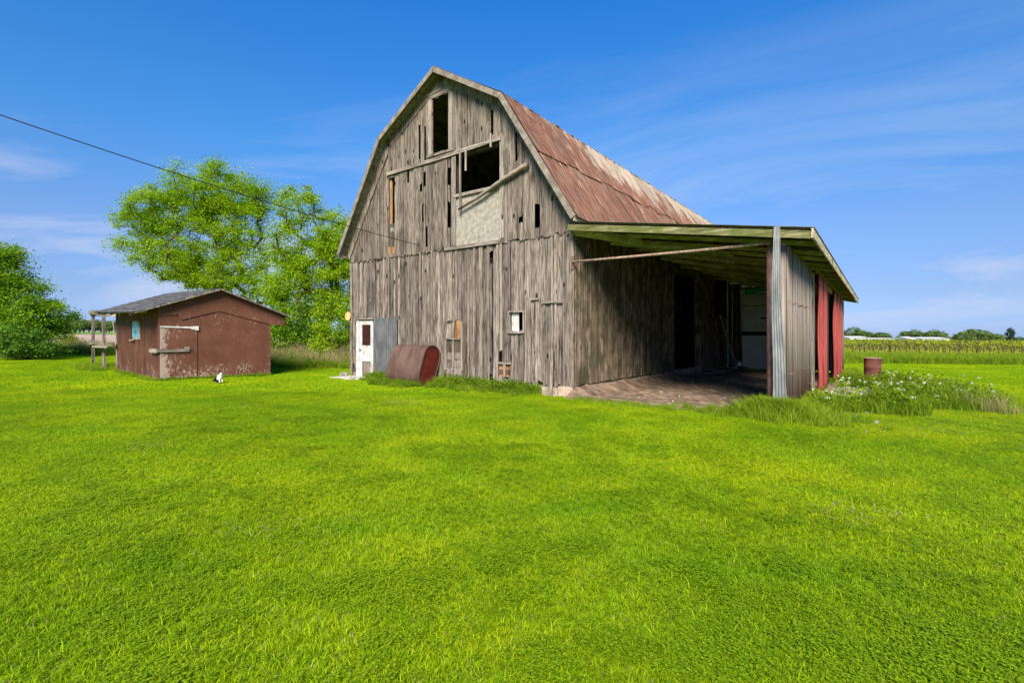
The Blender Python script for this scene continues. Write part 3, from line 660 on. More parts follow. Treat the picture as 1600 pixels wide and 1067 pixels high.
# roof part: purlins joined to a frame
pm = MB()
for u in (0.15, 1.0, 1.9, 2.8, 3.7, 4.45, 4.95):
    pm.bar((u, -0.3, lz(u, -0.3)-0.035), (u, LL+0.6, lz(u, LL+0.6)-0.035), 0.09, 0.04)
lroof = pm.build('roof', M['purlin'], lean)
r5 = random.Random(9)
for k in range(NR):
    v = -0.27+k*(LL+0.75)/(NR-1)
    rr = MB().bar((0.04, v, lz(0, v)-0.115), (UE-0.03, v+r5.uniform(-0.05, 0.05), lz(UE, v)-0.115+r5.uniform(-.012, .012)), 0.05, 0.085).build('rafter', M['rafter'], lroof)
    if 0 < k < 12: MB().bar((r5.uniform(0.6, 1.2), v+0.03, lz(1, v)-0.25), (r5.uniform(2.2, 3.6), v+0.80, lz(3, v)-0.24), 0.03, 0.08).build('roof_brace', M['rafter'], lroof)
# roof boards seen from below between the rafters
for j in range(13):
    u0 = 0.02+j*(UE-0.02)/13; u1 = u0+(UE-0.02)/13-0.012
    V = [(u0, -0.32, lz(u0, 0)-0.012), (u1, -0.32, lz(u1, 0)-0.012), (u1, LL+0.7, lz(u1, LL)-0.012), (u0, LL+0.7, lz(u0, LL)-0.012)]
    V += [(x, y, z+0.010) for x, y, z in V]
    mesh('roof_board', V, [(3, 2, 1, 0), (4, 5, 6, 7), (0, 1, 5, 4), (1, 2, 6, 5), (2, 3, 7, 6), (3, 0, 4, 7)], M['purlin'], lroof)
def corr(name, P, Q, U, L_, mat, parent, pitch=0.076, amp=0.009, rows=2, warp=None, nrm=None):
    """corrugated sheet: runs from P to Q across the ridges; L_(f) gives the two ends of a ridge line at fraction f"""
    P = Vector(P); Q = Vector(Q); w = (Q-P).length; n = max(8, int(w/pitch*4)); V = []; Fc = []
    for i in range(n+1):
        f = i/n; s = amp*math.cos(2*math.pi*f*w/pitch); a, b = L_(f)
        for j in range(rows):
            g = j/(rows-1); q = Vector(a).lerp(Vector(b), g)+Vector(nrm)*s
            if warp: q += warp(f, g)
            V.append(q)
    for i in range(n):
        for j in range(rows-1): Fc.append((i*rows+j, (i+1)*rows+j, (i+1)*rows+j+1, i*rows+j+1))
    o = mesh(name, V, Fc, mat, parent, True); m = o.modifiers.new('thickness', 'SOLIDIFY'); m.thickness = 0.002; return o
M['roof2'] = simple('grey_green_roof_metal', (0.10, 0.10, 0.07), 0.7, 0, c2=(0.22, 0.21, 0.16), scale=3)
for k in range(17):
    v0 = -0.36+k*0.91; v1 = min(v0+0.93, LL+0.76)
    corr('roof_sheet', (0, v0, 0), (0, v1, 0), None, lambda f, v0=v0, v1=v1: ((-0.0, v0+(v1-v0)*f, lz(0, v0+(v1-v0)*f)+0.016), (UE+0.05, v0+(v1-v0)*f, lz(UE+0.05, v0+(v1-v0)*f)+0.016)), M['roof2'], lroof, nrm=(0, 0, 1))
# front fascia, outer fascia
MB().bar((0.02, -0.335, lz(0, 0)-0.125), (UE, -0.335, lz(UE, 0)-0.11), 0.03, 0.14).build('front_fascia', M['fascia'], lroof)
V = []
for v in (-0.36, LL+0.76):
    z = lz(UE, v); V += [(UE, v, z-0.17), (UE+0.035, v, z-0.17), (UE+0.035, v, z-0.0), (UE, v, z-0.0)]
mesh('side_fascia', V, [(0, 1, 2, 3), (7, 6, 5, 4), (0, 4, 5, 1), (1, 5, 6, 2), (2, 6, 7, 3), (3, 7, 4, 0)], M['trimy'], lroof)
V = [(0.03, -0.28, 4.16), (1.35, 0.9, 3.82), (1.35, 0.9, 3.66), (0.03, 0.0, 3.92)]
mesh('gusset', V+[(x+0.02, y, z) for x, y, z in V], [(0, 1, 2, 3), (7, 6, 5, 4), (0, 4, 5, 1), (1, 5, 6, 2), (2, 6, 7, 3), (3, 7, 4, 0)], M['rafter'], lroof)
# header beam over the outer wall and posts
MB().bar((UW-0.06, 0.02, lz(UW, 0)-0.30), (UW-0.06, LL, lz(UW, LL)-0.30), 0.09, 0.16).build('header_beam', M['purlin'], lean)
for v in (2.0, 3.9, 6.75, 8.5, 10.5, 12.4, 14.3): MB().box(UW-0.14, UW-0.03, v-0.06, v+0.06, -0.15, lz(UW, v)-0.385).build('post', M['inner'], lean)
g0 = -0.22
def wallsheet(v0, v1, mat, name='corrugated_sheet', u=UW, top=0.235, bot=g0, warp=None, rows=2, lab=None, amp=0.009, pitch=0.076):
    o = corr(name, (u, v0, 0), (u, v1, 0), None, lambda f: ((u, v0+(v1-v0)*f, bot), (u, v0+(v1-v0)*f, lz(u, v0+(v1-v0)*f)-top)), mat, lean, rows=rows, warp=warp, nrm=(1, 0, 0), amp=amp, pitch=pitch)
    if lab: tag(o, lab)
    return o
for k, (a, b) in enumerate([(0.0, 0.68), (0.66, 1.34), (1.32, 2.0), (1.98, 2.66), (2.64, 3.32), (3.30, 3.80)]): wallsheet(a, b, M['galv_dull'], u=UW+0.004*(k % 2), pitch=0.136, amp=0.02)
for a, b in ((12.35, 13.05), (13.03, 13.72), (13.70, 14.4)): wallsheet(a, b, M['galv_dull'], pitch=0.136, amp=0.02)
MB().box(UW-0.02, UW+0.02, 4.0, 4.28, 0.0, lz(UW, 4)-0.3).build('edge_board', M['plank'], lean)
for v0, v1 in ((4.32, 5.50), (5.48, 6.66)):
    wallsheet(v0, v1, M['red'], 'door_sheet', u=UW+0.08, top=0.10+0.18, bot=-0.02, rows=16, pitch=0.2, amp=0.022, warp=lambda f, g: Vector((0.015*math.sin(g*9)*(1-f), 0.028*math.sin(g*15+0.5)*(1-f), 0)))
for v0, v1 in ((8.62, 9.90), (9.88, 11.15), (11.13, 12.4)):
    wallsheet(v0, v1, M['red'], 'door_sheet', u=UW+0.08, top=0.10+0.18, bot=-0.02, rows=16, pitch=0.2, amp=0.022, warp=lambda f, g: Vector((0.02*math.sin(g*8)*(1-f), 0.05*math.sin(g*12+2)*(1-f), 0)))
MB().bar((UW+0.10, 3.9, lz(UW, 3.9)-0.26), (UW+0.10, 12.5, lz(UW, 12.5)-0.26), 0.03, 0.05).build('door_track', M['pipe'], lean)
MB().box(UW+0.01, UW+0.06, 6.66, 8.62, lz(UW, 8)-0.46, lz(UW, 8)-0.30).build('door_header', M['fresh'], lean)
MB().box(UW-0.02, UW+0.03, 7.7, 7.86, 0, 2.8).build('edge_board', M['black'], lean)
# galvanised corner strip, facing the lawn, buckled away at the bottom
corr('corner_strip', (4.36, 0, 0), (UW+0.02, 0, 0), None, lambda f: ((4.38+0.25*f, -0.10, gz(5)-0.1), (4.45+0.10*f, -0.385, lz(4.5, 0)+0.01)), M['galv'], lean, rows=14, nrm=(0, -1, 0),
     warp=lambda f, g: Vector((0.015*math.sin(g*7), -0.03*math.sin(g*3.1), 0)), pitch=0.062, amp=0.016)
corr('corrugated_sheet', (4.38, 0, 0), (UW, 0, 0), None, lambda f: ((4.38+(UW-4.38)*f, -0.012, -0.25), (4.38+(UW-4.38)*f, -0.012, lz(UW, 0)-0.235)), M['galv_dull'], lean, nrm=(0, -1, 0))
# pipe post and brace pipe
MB().tube([(4.32, -0.02, -0.15), (4.32, -0.02, 3.27)], 0.05, 12).build('pipe_post', M['pipe'], lean, True)
MB().tube([(0.02, -0.10, 3.28), (1.4, -0.10, 3.265), (3.0, -0.10, 3.255), (4.34, -0.10, 3.265)], 0.03, 10).build('brace_pipe', M['pipe2'], lean, True)
MB().tube([(4.32, -0.12, 3.25), (4.32, -0.02, 3.36), (4.32, 0.08, 3.30)], 0.045, 8).build('pipe_clamp', M['pipe'], lean, True)
MB().box(-0.03, 0.02, -0.09, -0.06, 3.1, 3.42).build('pipe_bracket', M['pipe'], lean)
# end wall: boards with the tall pale panelled door
ew = MB().box(0.05, UW-0.05, LL-0.02, LL+0.08, 3.62, 3.72).box(0.05, UW-0.05, LL-0.02, LL+0.08, 0.0, 0.08).build('end_wall', M['inner'], lean)
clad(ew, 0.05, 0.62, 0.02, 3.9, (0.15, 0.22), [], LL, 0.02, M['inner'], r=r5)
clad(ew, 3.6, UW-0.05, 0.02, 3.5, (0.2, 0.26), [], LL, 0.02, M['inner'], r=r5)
dp = MB().box(0.62, 3.6, LL+0.0, LL+0.03, -0.05, 3.66).build('end_door', M['black'], lean); tag(dp, 'tall grimy white panelled door with a green top strip')
for z0, z1 in ((-0.02, 1.50), (1.68, 2.84), (2.87, 3.35)): MB().box(0.67, 3.55, LL-0.035, LL-0.002, z0, z1).build('door_panel', M['grimy'], dp)
MB().box(0.67, 3.55, LL-0.035, LL-0.002, 3.36, 3.64).build('green_strip', M['greenpaint'], dp)
MB().box(0.67, 0.77, LL-0.039, LL-0.036, 3.38, 3.64).build('strip_end', M['grimy'], dp)
MB().box(1.30, 1.72, LL-0.039, LL-0.036, 3.41, 3.49).build('pale_marking', M['grimy'], dp)
MB().box(1.45, 1.9, LL-0.06, LL-0.036, 2.25, 2.31).build('handle', M['black'], dp)
# dirt floor of the lean-to, in the world frame through its parent
def dfz(u, v): return 0.05*math.sin(u*2.3+v*1.1)*math.cos(v*1.7)+0.03*math.sin(u*7+v*5)*math.cos(v*9-u*3)+0.03*math.sin(u*13-v*8)
V = []; Fc = []; nu, nv = 70, 200
for j in range(nv+1):
    v = -0.55+(LL+0.5)*j/nv
    for i in range(nu+1):
        u = 0.02+(UW+0.25)*i/nu; x, y, _ = bw(u, v)
        edge = min(1.0, (v+0.55)/0.6)
        bank = 0.22*max(0, 1-u/0.55)**1.5*(1 if v < 7 else 0.3)
        V.append((u, v, gz(x)+0.012+edge*(0.045+0.5*dfz(u, v)+bank)))
for j in range(nv):
    for i in range(nu): a = j*(nu+1)+i; Fc.append((a, a+1, a+nu+2, a+nu+1))
o = mesh('dirt_floor', V, Fc, M['dirt'], None, True); o.location = (BX, BY, 0); o.rotation_euler = (0, 0, BROT); tag(o, kind='structure')

def blob(name, loc, sx, sy, sz, mat, r, parent=None, rz=0):
    import bmesh
    bm = bmesh.new(); bmesh.ops.create_icosphere(bm, subdivisions=1, radius=1)
    for v in bm.verts: v.co = Vector((v.co.x*sx*r.uniform(0.8, 1.15), v.co.y*sy*r.uniform(0.8, 1.15), v.co.z*sz*r.uniform(0.75, 1.1)))
    m = bpy.data.meshes.new(name); bm.to_mesh(m); bm.free(); m.materials.append(mat)
    o = bpy.data.objects.new(name, m); COL.objects.link(o); o.location = loc; o.rotation_euler = (r.uniform(-.2, .2), r.uniform(-.2, .2), rz)
    if parent: o.parent = parent
    return o
# leaning beam and heap by the inner wall
a = Vector(bw(0.25, 12.15, 2.42)); b = Vector(bw(0.75, 13.1, 0.03))
o = MB().bar(a, b, 0.16, 0.06, up=(0.8, -0.6, 0)).build('leaning_beam', M['trimy']); tag(o, 'loose timber beam leaning on the inner wall at the back of the lean-to', 'beam')
r6 = random.Random(4)
for k in range(5):
    u = r6.uniform(0.3, 1.1); v = 10.1+k*0.55; x, y, _ = bw(u, v, 0)
    o = MB().bar((-0.5, 0, 0), (0.5, 0, r6.uniform(0.0, 0.12)), 0.22, 0.04).build('loose_board', M['batten'])
    o.location = (x, y, gz(x)+0.10+0.03*(k % 3)); o.rotation_euler = (r6.uniform(-.2, .2), 0, r6.uniform(0, 3))
    tag(o, ['nearest', 'second nearest', 'middle', 'second farthest', 'farthest'][k]+' flat board lying in the heap below the inner wall of the lean-to', 'board', 'boards heaped at the back of the lean-to')
rub = MB()
def rock(mb, x, y, z, s, r):
    a = r.uniform(0, 6)
    P = [(math.cos(a+i*1.257)*s*r.uniform(.7, 1.1), math.sin(a+i*1.257)*s*r.uniform(.7, 1.1)) for i in range(5)]
    V = [(x+p[0], y+p[1], z-0.02) for p in P]+[(x+p[0]*.65, y+p[1]*.65, z+s*r.uniform(.4, .8)) for p in P]
    mb.add(V, [(9, 8, 7, 6, 5)[::-1]]+[(i, (i+1) % 5, (i+1) % 5+5, i+5) for i in range(5)])
for k in range(420):
    u = r6.uniform(UW+0.15, UW+1.4); v = 5.0+r6.gauss(0, 1)*2.2
    x, y, _ = bw(u, v); rock(rub, x, y, gz(x)+0.01, r6.uniform(0.02, 0.07), r6)
for k in range(260):
    u = r6.uniform(0.1, 4.5); v = r6.uniform(-0.4, 13)
    x, y, _ = bw(u, v); rock(rub, x, y, gz(x)+0.05, r6.uniform(0.012, 0.045), r6)
o = rub.build('rubble', M['stone']); tag(o, 'grey rubble and stones scattered along the lean-to doors and floor', kind='stuff')
for (u, v, s) in ((5.0, 9.0, 0.2), (4.95, 4.9, 0.17), (5.05, 9.7, 0.14)):
    x, y, _ = bw(u, v)
    o = blob('rock', (x, y, gz(x)+0.05), s, s*0.7, s*0.55, M['pad'], r6)
    tag(o, {0.2: 'largest pale rock lying at the far red sliding door', 0.17: 'pale rock beside the near red sliding door', 0.14: 'small pale rock behind the largest rock at the far red door'}[s], 'rock')

# ------------------------------------------------------------------ oval tank leaning on the gable
tk = empty('oil_tank', bw(-5.25, -0.48, gz(0)+0.02), BROT)
tag(tk, 'rusty brown oval metal tank with a dark red end lying against the barn wall', 'tank')
def tank_ring(x, sc=1.0, n=28):
    P = []; rr = 0.335*sc; hh = 0.28
    for k in range(n):
        a = 2*math.pi*k/n; c, s = math.cos(a), math.sin(a)
        P.append(Vector((x, c*rr, s*rr+(hh if s >= 0 else -hh)*1.0)))
    return P
TILT = R(-20)
def tt(p): q = Matrix.Rotation(TILT, 3, 'X') @ p; return (q.x, q.y, q.z+0.60)
rings = [tank_ring(-0.72), tank_ring(-0.70), tank_ring(0.70), tank_ring(0.725, 1.012), tank_ring(0.74, 1.012)]
V = [tt(p) for rg in rings for p in rg]; n = 28
Fc = [(j*n+k, j*n+(k+1) % n, (j+1)*n+(k+1) % n, (j+1)*n+k) for j in range(4) for k in range(n)]+[tuple(range(n))[::-1]]
o = mesh('tank_body', V, Fc, M['tank'], tk); 
for p in o.data.polygons: p.use_smooth = len(p.vertices) == 4
V = [tt(p) for p in tank_ring(0.742, 1.012)]+[tt(p) for p in tank_ring(0.742, 0.93)]+[tt(p) for p in tank_ring(0.71, 0.91)]
Fc = [(j*n+k, j*n+(k+1) % n, (j+1)*n+(k+1) % n, (j+1)*n+k) for j in range(2) for k in range(n)]
mesh('end_rim', V[:2*n]+V[n:], Fc[:n]+[tuple(i+n for i in f) for f in Fc[:n]], M['tank'], tk)
mesh('end_cap', [tt(p) for p in tank_ring(0.709, 0.93)], [tuple(range(n))], M['tank_end'], tk)
for sx_ in (-0.25, 0.28): MB().tube([tt(p*1.0+Vector((sx_+0.72, 0, 0))) for p in tank_ring(-0.72, 1.003)]+[tt(tank_ring(-0.72, 1.003)[0]+Vector((sx_+0.72, 0, 0)))], 0.008, 6).build('weld_seam', M['pipe'], tk)
MB().tube([tt(Vector((-0.2, 0, 0.6))), tt(Vector((-0.2, 0, 0.66)))], 0.04, 10).build('filler_cap', M['tank'], tk)

# door-step slab
o = MB().add([(-0.75, -0.4, -0.1), (0.6, -0.45, -0.1), (0.75, 0.35, -0.1), (-0.7, 0.4, -0.1), (-0.75, -0.4, 0.035), (0.6, -0.45, 0.03), (0.75, 0.35, 0.04), (-0.7, 0.4, 0.04)],
             [(0, 3, 2, 1), (4, 5, 6, 7), (0, 1, 5, 4), (1, 2, 6, 5), (2, 3, 7, 6), (3, 0, 4, 7)]).build('doorstep_slab', M['pad'])
o.location = bw(-8.2, -0.45, gz(-6)); o.rotation_euler = (0, 0, BROT); tag(o, 'pale concrete slab on the ground in front of the white barn door', 'slab')
for k, (u, v) in enumerate(((-9.1, -0.25), (-9.25, -0.05), (-9.05, 0.2))):
    x, y, _ = bw(u, v); o = blob('rock', (x, y, gz(x)+0.06), 0.10+0.03*k, 0.09, 0.10, M['stone'], r6)
    tag(o, ['smallest grey rock at the left corner of the barn', 'middle grey rock at the left corner of the barn', 'largest grey rock at the left corner of the barn'][k], 'rock')

# ------------------------------------------------------------------ drum
x, y = 11.7, 16.4
dm = empty('steel_drum', (x, y, gz(x))); dm.scale = (0.84, 0.84, 1); tag(dm, 'rusty red-brown open steel drum standing in weeds beyond the lean-to', 'drum')
M['drum'] = simple('drum_rust', (0.09, 0.030, 0.022), 0.8, c2=(0.17, 0.06, 0.045), scale=4, bmp=0.2)
pr = [(0.285, 0.0), (0.292, 0.02), (0.285, 0.04), (0.285, 0.28), (0.298, 0.30), (0.285, 0.32), (0.285, 0.57), (0.298, 0.59), (0.285, 0.61), (0.285, 0.86), (0.297, 0.88), (0.285, 0.895), (0.272, 0.88), (0.272, 0.2), (0.0, 0.2)]
n = 32; V = [(r_*math.cos(2*math.pi*k/n), r_*math.sin(2*math.pi*k/n), z) for r_, z in pr for k in range(n)]
Fc = [(j*n+k, j*n+(k+1) % n, (j+1)*n+(k+1) % n, (j+1)*n+k) for j in range(len(pr)-1) for k in range(n)]
mesh('drum_body', V, Fc, M['drum'], dm, True)
MB().tube([(0.291*math.cos(a_*math.pi/16), 0.291*math.sin(a_*math.pi/16), 0.89) for a_ in range(33)], 0.011, 6).build('rim', M['pipe2'], dm, True)

# ------------------------------------------------------------------ shed, local x along its front to the right, y away along its left side
SX, SY = -10.76, 15.4
srot = math.atan2(0.752, 0.659)
shed = empty('shed', (SX, SY, 0), srot); tag(shed, 'low brown painted wooden shed with shallow grey roof and turquoise window', 'shed')
sg = 0.10   # ground level there
SWd, SL = 3.33, 5.26
def sw_(a, b): return (SX+0.659*a-0.752*b, SY+0.752*a+0.659*b)
def srz(x, y=0): return 3.05-abs(x-1.66)*0.365+0.028*y
fw = MB().prism([(0, sg-0.15), (SWd, sg-0.15), (SWd, srz(SWd)-0.06), (1.66, srz(1.66)-0.06), (0.0, srz(0)-0.06)], 0.0, 0.05)
fwo = fw.build('front_wall', M['shed'], shed)
# gable panel with a stepped lower edge, standing proud
gpz = lambda x: srz(x)-0.055
gp = [(-0.02, 2.10), (0.50, 2.14), (0.58, 1.98), (1.66, 2.30), (SWd+0.02, 1.88), (SWd+0.50, 1.86), (SWd+0.50, gpz(SWd+0.5)), (1.66, gpz(1.66)), (-0.02, gpz(-0.02))]
MB().prism(gp, -0.03, -0.002).build('gable_panel', M['shed'], fwo)
MB().box(SWd-0.05, SWd+0.01, -0.012, -0.002, sg-0.1, 1.85).build('corner_trim', M['shed_door'], fwo)
cl_ = MB().box(SWd-0.05, SWd, 0.052, SL, sg-0.15, srz(SWd)-0.06).build('right_wall', M['shed'], shed)
bk = MB().prism([(0, 0.0), (SWd, 0.0), (SWd, srz(SWd, SL)-0.1), (1.66, srz(1.66, SL)-0.1), (0.0, srz(0, SL)-0.1)], SL-0.05, SL-0.002).build('rear_wall', M['shed'], shed)
lw = MB().box(0.03, 0.05, 0.06, SL-0.06, sg-0.1, 2.36).build('left_wall', M['inner'], shed)
r7 = random.Random(31)
cuts = columns(0.0, SL, 0.16, 0.24, [], r7)
for a, b in zip(cuts, cuts[1:]):
    zt = 2.40+0.028*a; z0 = sg-0.12
    y0 = 0.028+r7.uniform(-0.004, 0.004)
    MB().box(y0-0.022-0.005, y0, a+0.003, b-0.003, z0, zt).build('plank', M['shed_side'], lw)
# window with its turquoise sheet
wn = MB().box(-0.035, 0.0, 2.10, 2.95, 1.36, 1.98).build('window', M['trimy'], shed)
MB().box(-0.042, -0.036, 2.19, 2.87, 1.42, 1.93).build('window_sheet', M['cyan'], wn)
mk = MB()
for (a, b, c, d) in ((2.40, 1.50, 2.60, 1.80), (2.60, 1.80, 2.52, 1.50), (2.35, 1.62, 2.70, 1.60), (2.62, 1.46, 2.70, 1.70)): mk.bar((-0.044, a, b), (-0.044, c, d), 0.03, 0.003, up=(1, 0, 0))
M['deep'] = simple('deep_blue_mark', (0.02, 0.13, 0.24), 0.6); mk.build('blue_scribble', M['deep'], wn)
MB().box(-0.10, -0.036, 2.75, 3.12, 1.32, 1.36).build('window_sill', M['trimy'], wn)
# door
dd = MB().box(0.03, 1.03, -0.022, -0.002, sg-0.05, 1.74).build('door', M['shed_door'], shed); tag(dd, 'scuffed brown door with a bare pale strip at its left edge')
MB().prism([(0.02, 1.75), (0.35, 1.735), (0.8, 1.72), (1.0, 1.66), (1.07, 1.66), (1.07, 1.80), (0.8, 1.775), (0.02, 1.785)], -0.045, -0.024).build('strap_hinge', M['white'], dd)
bd = MB().box(-0.06, 0.80, -0.075, -0.025, 0.99, 1.08).build('cross_bar', M['trimx'], shed)
MB().box(-0.11, -0.06, -0.07, 0.62, 0.97, 1.09).build('cross_bar', M['trimy'], shed)
MB().box(0.66, 0.80, -0.085, -0.076, 1.04, 1.15).build('latch_block', M['trimx'], shed)
# roof
sr = MB()
OV = 0.65
for sgn in (-1, 1):
    x1 = 1.66+sgn*(1.66+OV)
    V = []
    for y in (-0.22, SL+0.2):
        V += [(1.66, y, srz(1.66, y)-0.045), (x1, y, srz(x1, y)-0.045), (x1, y, srz(x1, y)-0.012), (1.66, y, srz(1.66, y)-0.012)]
    sr.add(V, [(0, 1, 2, 3), (7, 6, 5, 4), (0, 4, 5, 1), (1, 5, 6, 2), (2, 6, 7, 3), (3, 7, 4, 0)])
sroof = sr.build('roof', M['soffit'], shed)
ny = 14
for sgn in (-1, 1):
    for c in range(9):
        for k in range(ny):
            f0 = c/9; f1 = (c+1.12)/9; xa = 1.66+sgn*(1.66+OV+0.04)*(1-f0) ; xb = 1.66+sgn*(1.66+OV+0.04)*(1-min(f1, 1))
            y0 = -0.25+(SL+0.48)*(k+(0.5 if c % 2 else 0))/ny; y1 = min(y0+(SL+0.48)/ny-0.012, SL+0.22)
            if y1-y0 < 0.05: continue
            l0 = 0.016+r7.uniform(0, 0.01); V = []
            for (xx, h) in ((xa, l0), (xb, 0.002)):
                for yy in (y0, y1): V.append((xx, yy, srz(xx, yy)-0.01+h))
            V += [(p[0], p[1], p[2]-0.008) for p in V]
            mesh('shingle', V, [(0, 1, 3, 2), (4, 6, 7, 5), (0, 2, 6, 4), (1, 5, 7, 3), (0, 4, 5, 1), (2, 3, 7, 6)], M['shingle'], sroof)
for sgn in (-1, 1):
    V = []; x1 = 1.66+sgn*(1.66+OV)
    for y in (-0.245, -0.222): V += [(1.66, y, srz(1.66, y)-0.065), (x1, y, srz(x1, y)-0.06), (x1, y, srz(x1, y)-0.012), (1.66, y, srz(1.66, y)-0.012)]
    mesh('rake_board', V, [(0, 1, 2, 3), (7, 6, 5, 4), (0, 4, 5, 1), (1, 5, 6, 2), (2, 6, 7, 3), (3, 7, 4, 0)], M['plank'], sroof)
for y in (0.6, 2.0, 3.2, 4.4, 5.1): MB().bar((-0.60, y, srz(-0.6, y)-0.10), (0.0, y, srz(0, y)-0.10), 0.06, 0.07).build('rafter_tail', M['trimx'], sroof)
MB().bar((-0.35, -0.15, srz(-0.35)-0.09), (-0.25, 1.6, srz(-0.25, 1.6)-0.12), 0.03, 0.12).build('slanted_board', M['trimy'], sroof)
# open frame of posts beside the shed
fr = empty('post_frame', (*sw_(0, 5.4), 0.14), srot); tag(fr, 'open timber frame of grey posts and rails at the far end of the shed', 'frame')
def fbar(name, a, b, w=0.11, h=0.11, m='plank'): return MB().bar(a, b, w, h).build(name, M[m], fr)
for (a, b, zt) in ((-0.15, 1.35, 2.2), (0.55, 1.9, 2.15), (0.0, 4.3, 2.45), (0.05, 0.12, 2.25)): fbar('post', (a, b, -0.3), (a, b, zt), 0.10, 0.10)
fbar('top_rail', (-0.1, -0.1, 2.27), (-0.1, 4.45, 2.33), 0.05, 0.16, 'soffit'); fbar('mid_rail', (-0.1, -0.1, 1.02), (-0.1, 4.45, 1.06), 0.05, 0.16, 'soffit')
fbar('top_rail', (0.55, 0.1, 2.18), (0.62, 4.3, 2.25), 0.05, 0.12, 'trimy'); fbar('short_rail', (-0.35, 0.2, 0.93), (-0.35, 1.6, 0.93), 0.22, 0.06, 'trimy')
fbar('end_rail', (-0.1, 4.3, 2.25), (1.0, 4.3, 2.25), 0.05, 0.12, 'trimx')
MB().bar((0.08, 0.2, 0.2), (0.05, 0.9, 1.9), 0.02, 0.03).build('wire_strip', M['trimy'], fr)

# ------------------------------------------------------------------ overhead cable
a = Vector((-10.2, 8.4, gz(-10)+5.55)); q = hp(658, 384); b = Vector(bw(q[0], -0.05, q[1])); pts = []
a = Vector((-790/F*8.4*0+(-8.9), 8.2, 1.5+(524-160)/790*8.2))
for k in range(25):
    f = k/24; p = a.lerp(b, f); p.z -= 0.22*4*f*(1-f)*0.5; pts.append(p)
o = MB().tube(pts, 0.011, 6).build('overhead_cable', M['cable'], None, True); tag(o, 'dark overhead cable strung from upper left down to the barn gable', 'cable')

# nail rows across the corrugated wall
nl = MB()
for z in (0.75, 2.15):
    for k in range(28): v = 0.06+k*0.136; nl.box(UW+0.018, UW+0.028, v-0.012, v+0.012, z-0.012+0.02*math.sin(k), z+0.012+0.02*math.sin(k))
o = nl.build('nail_rows', M['pipe'], lean); tag(o, kind='stuff')
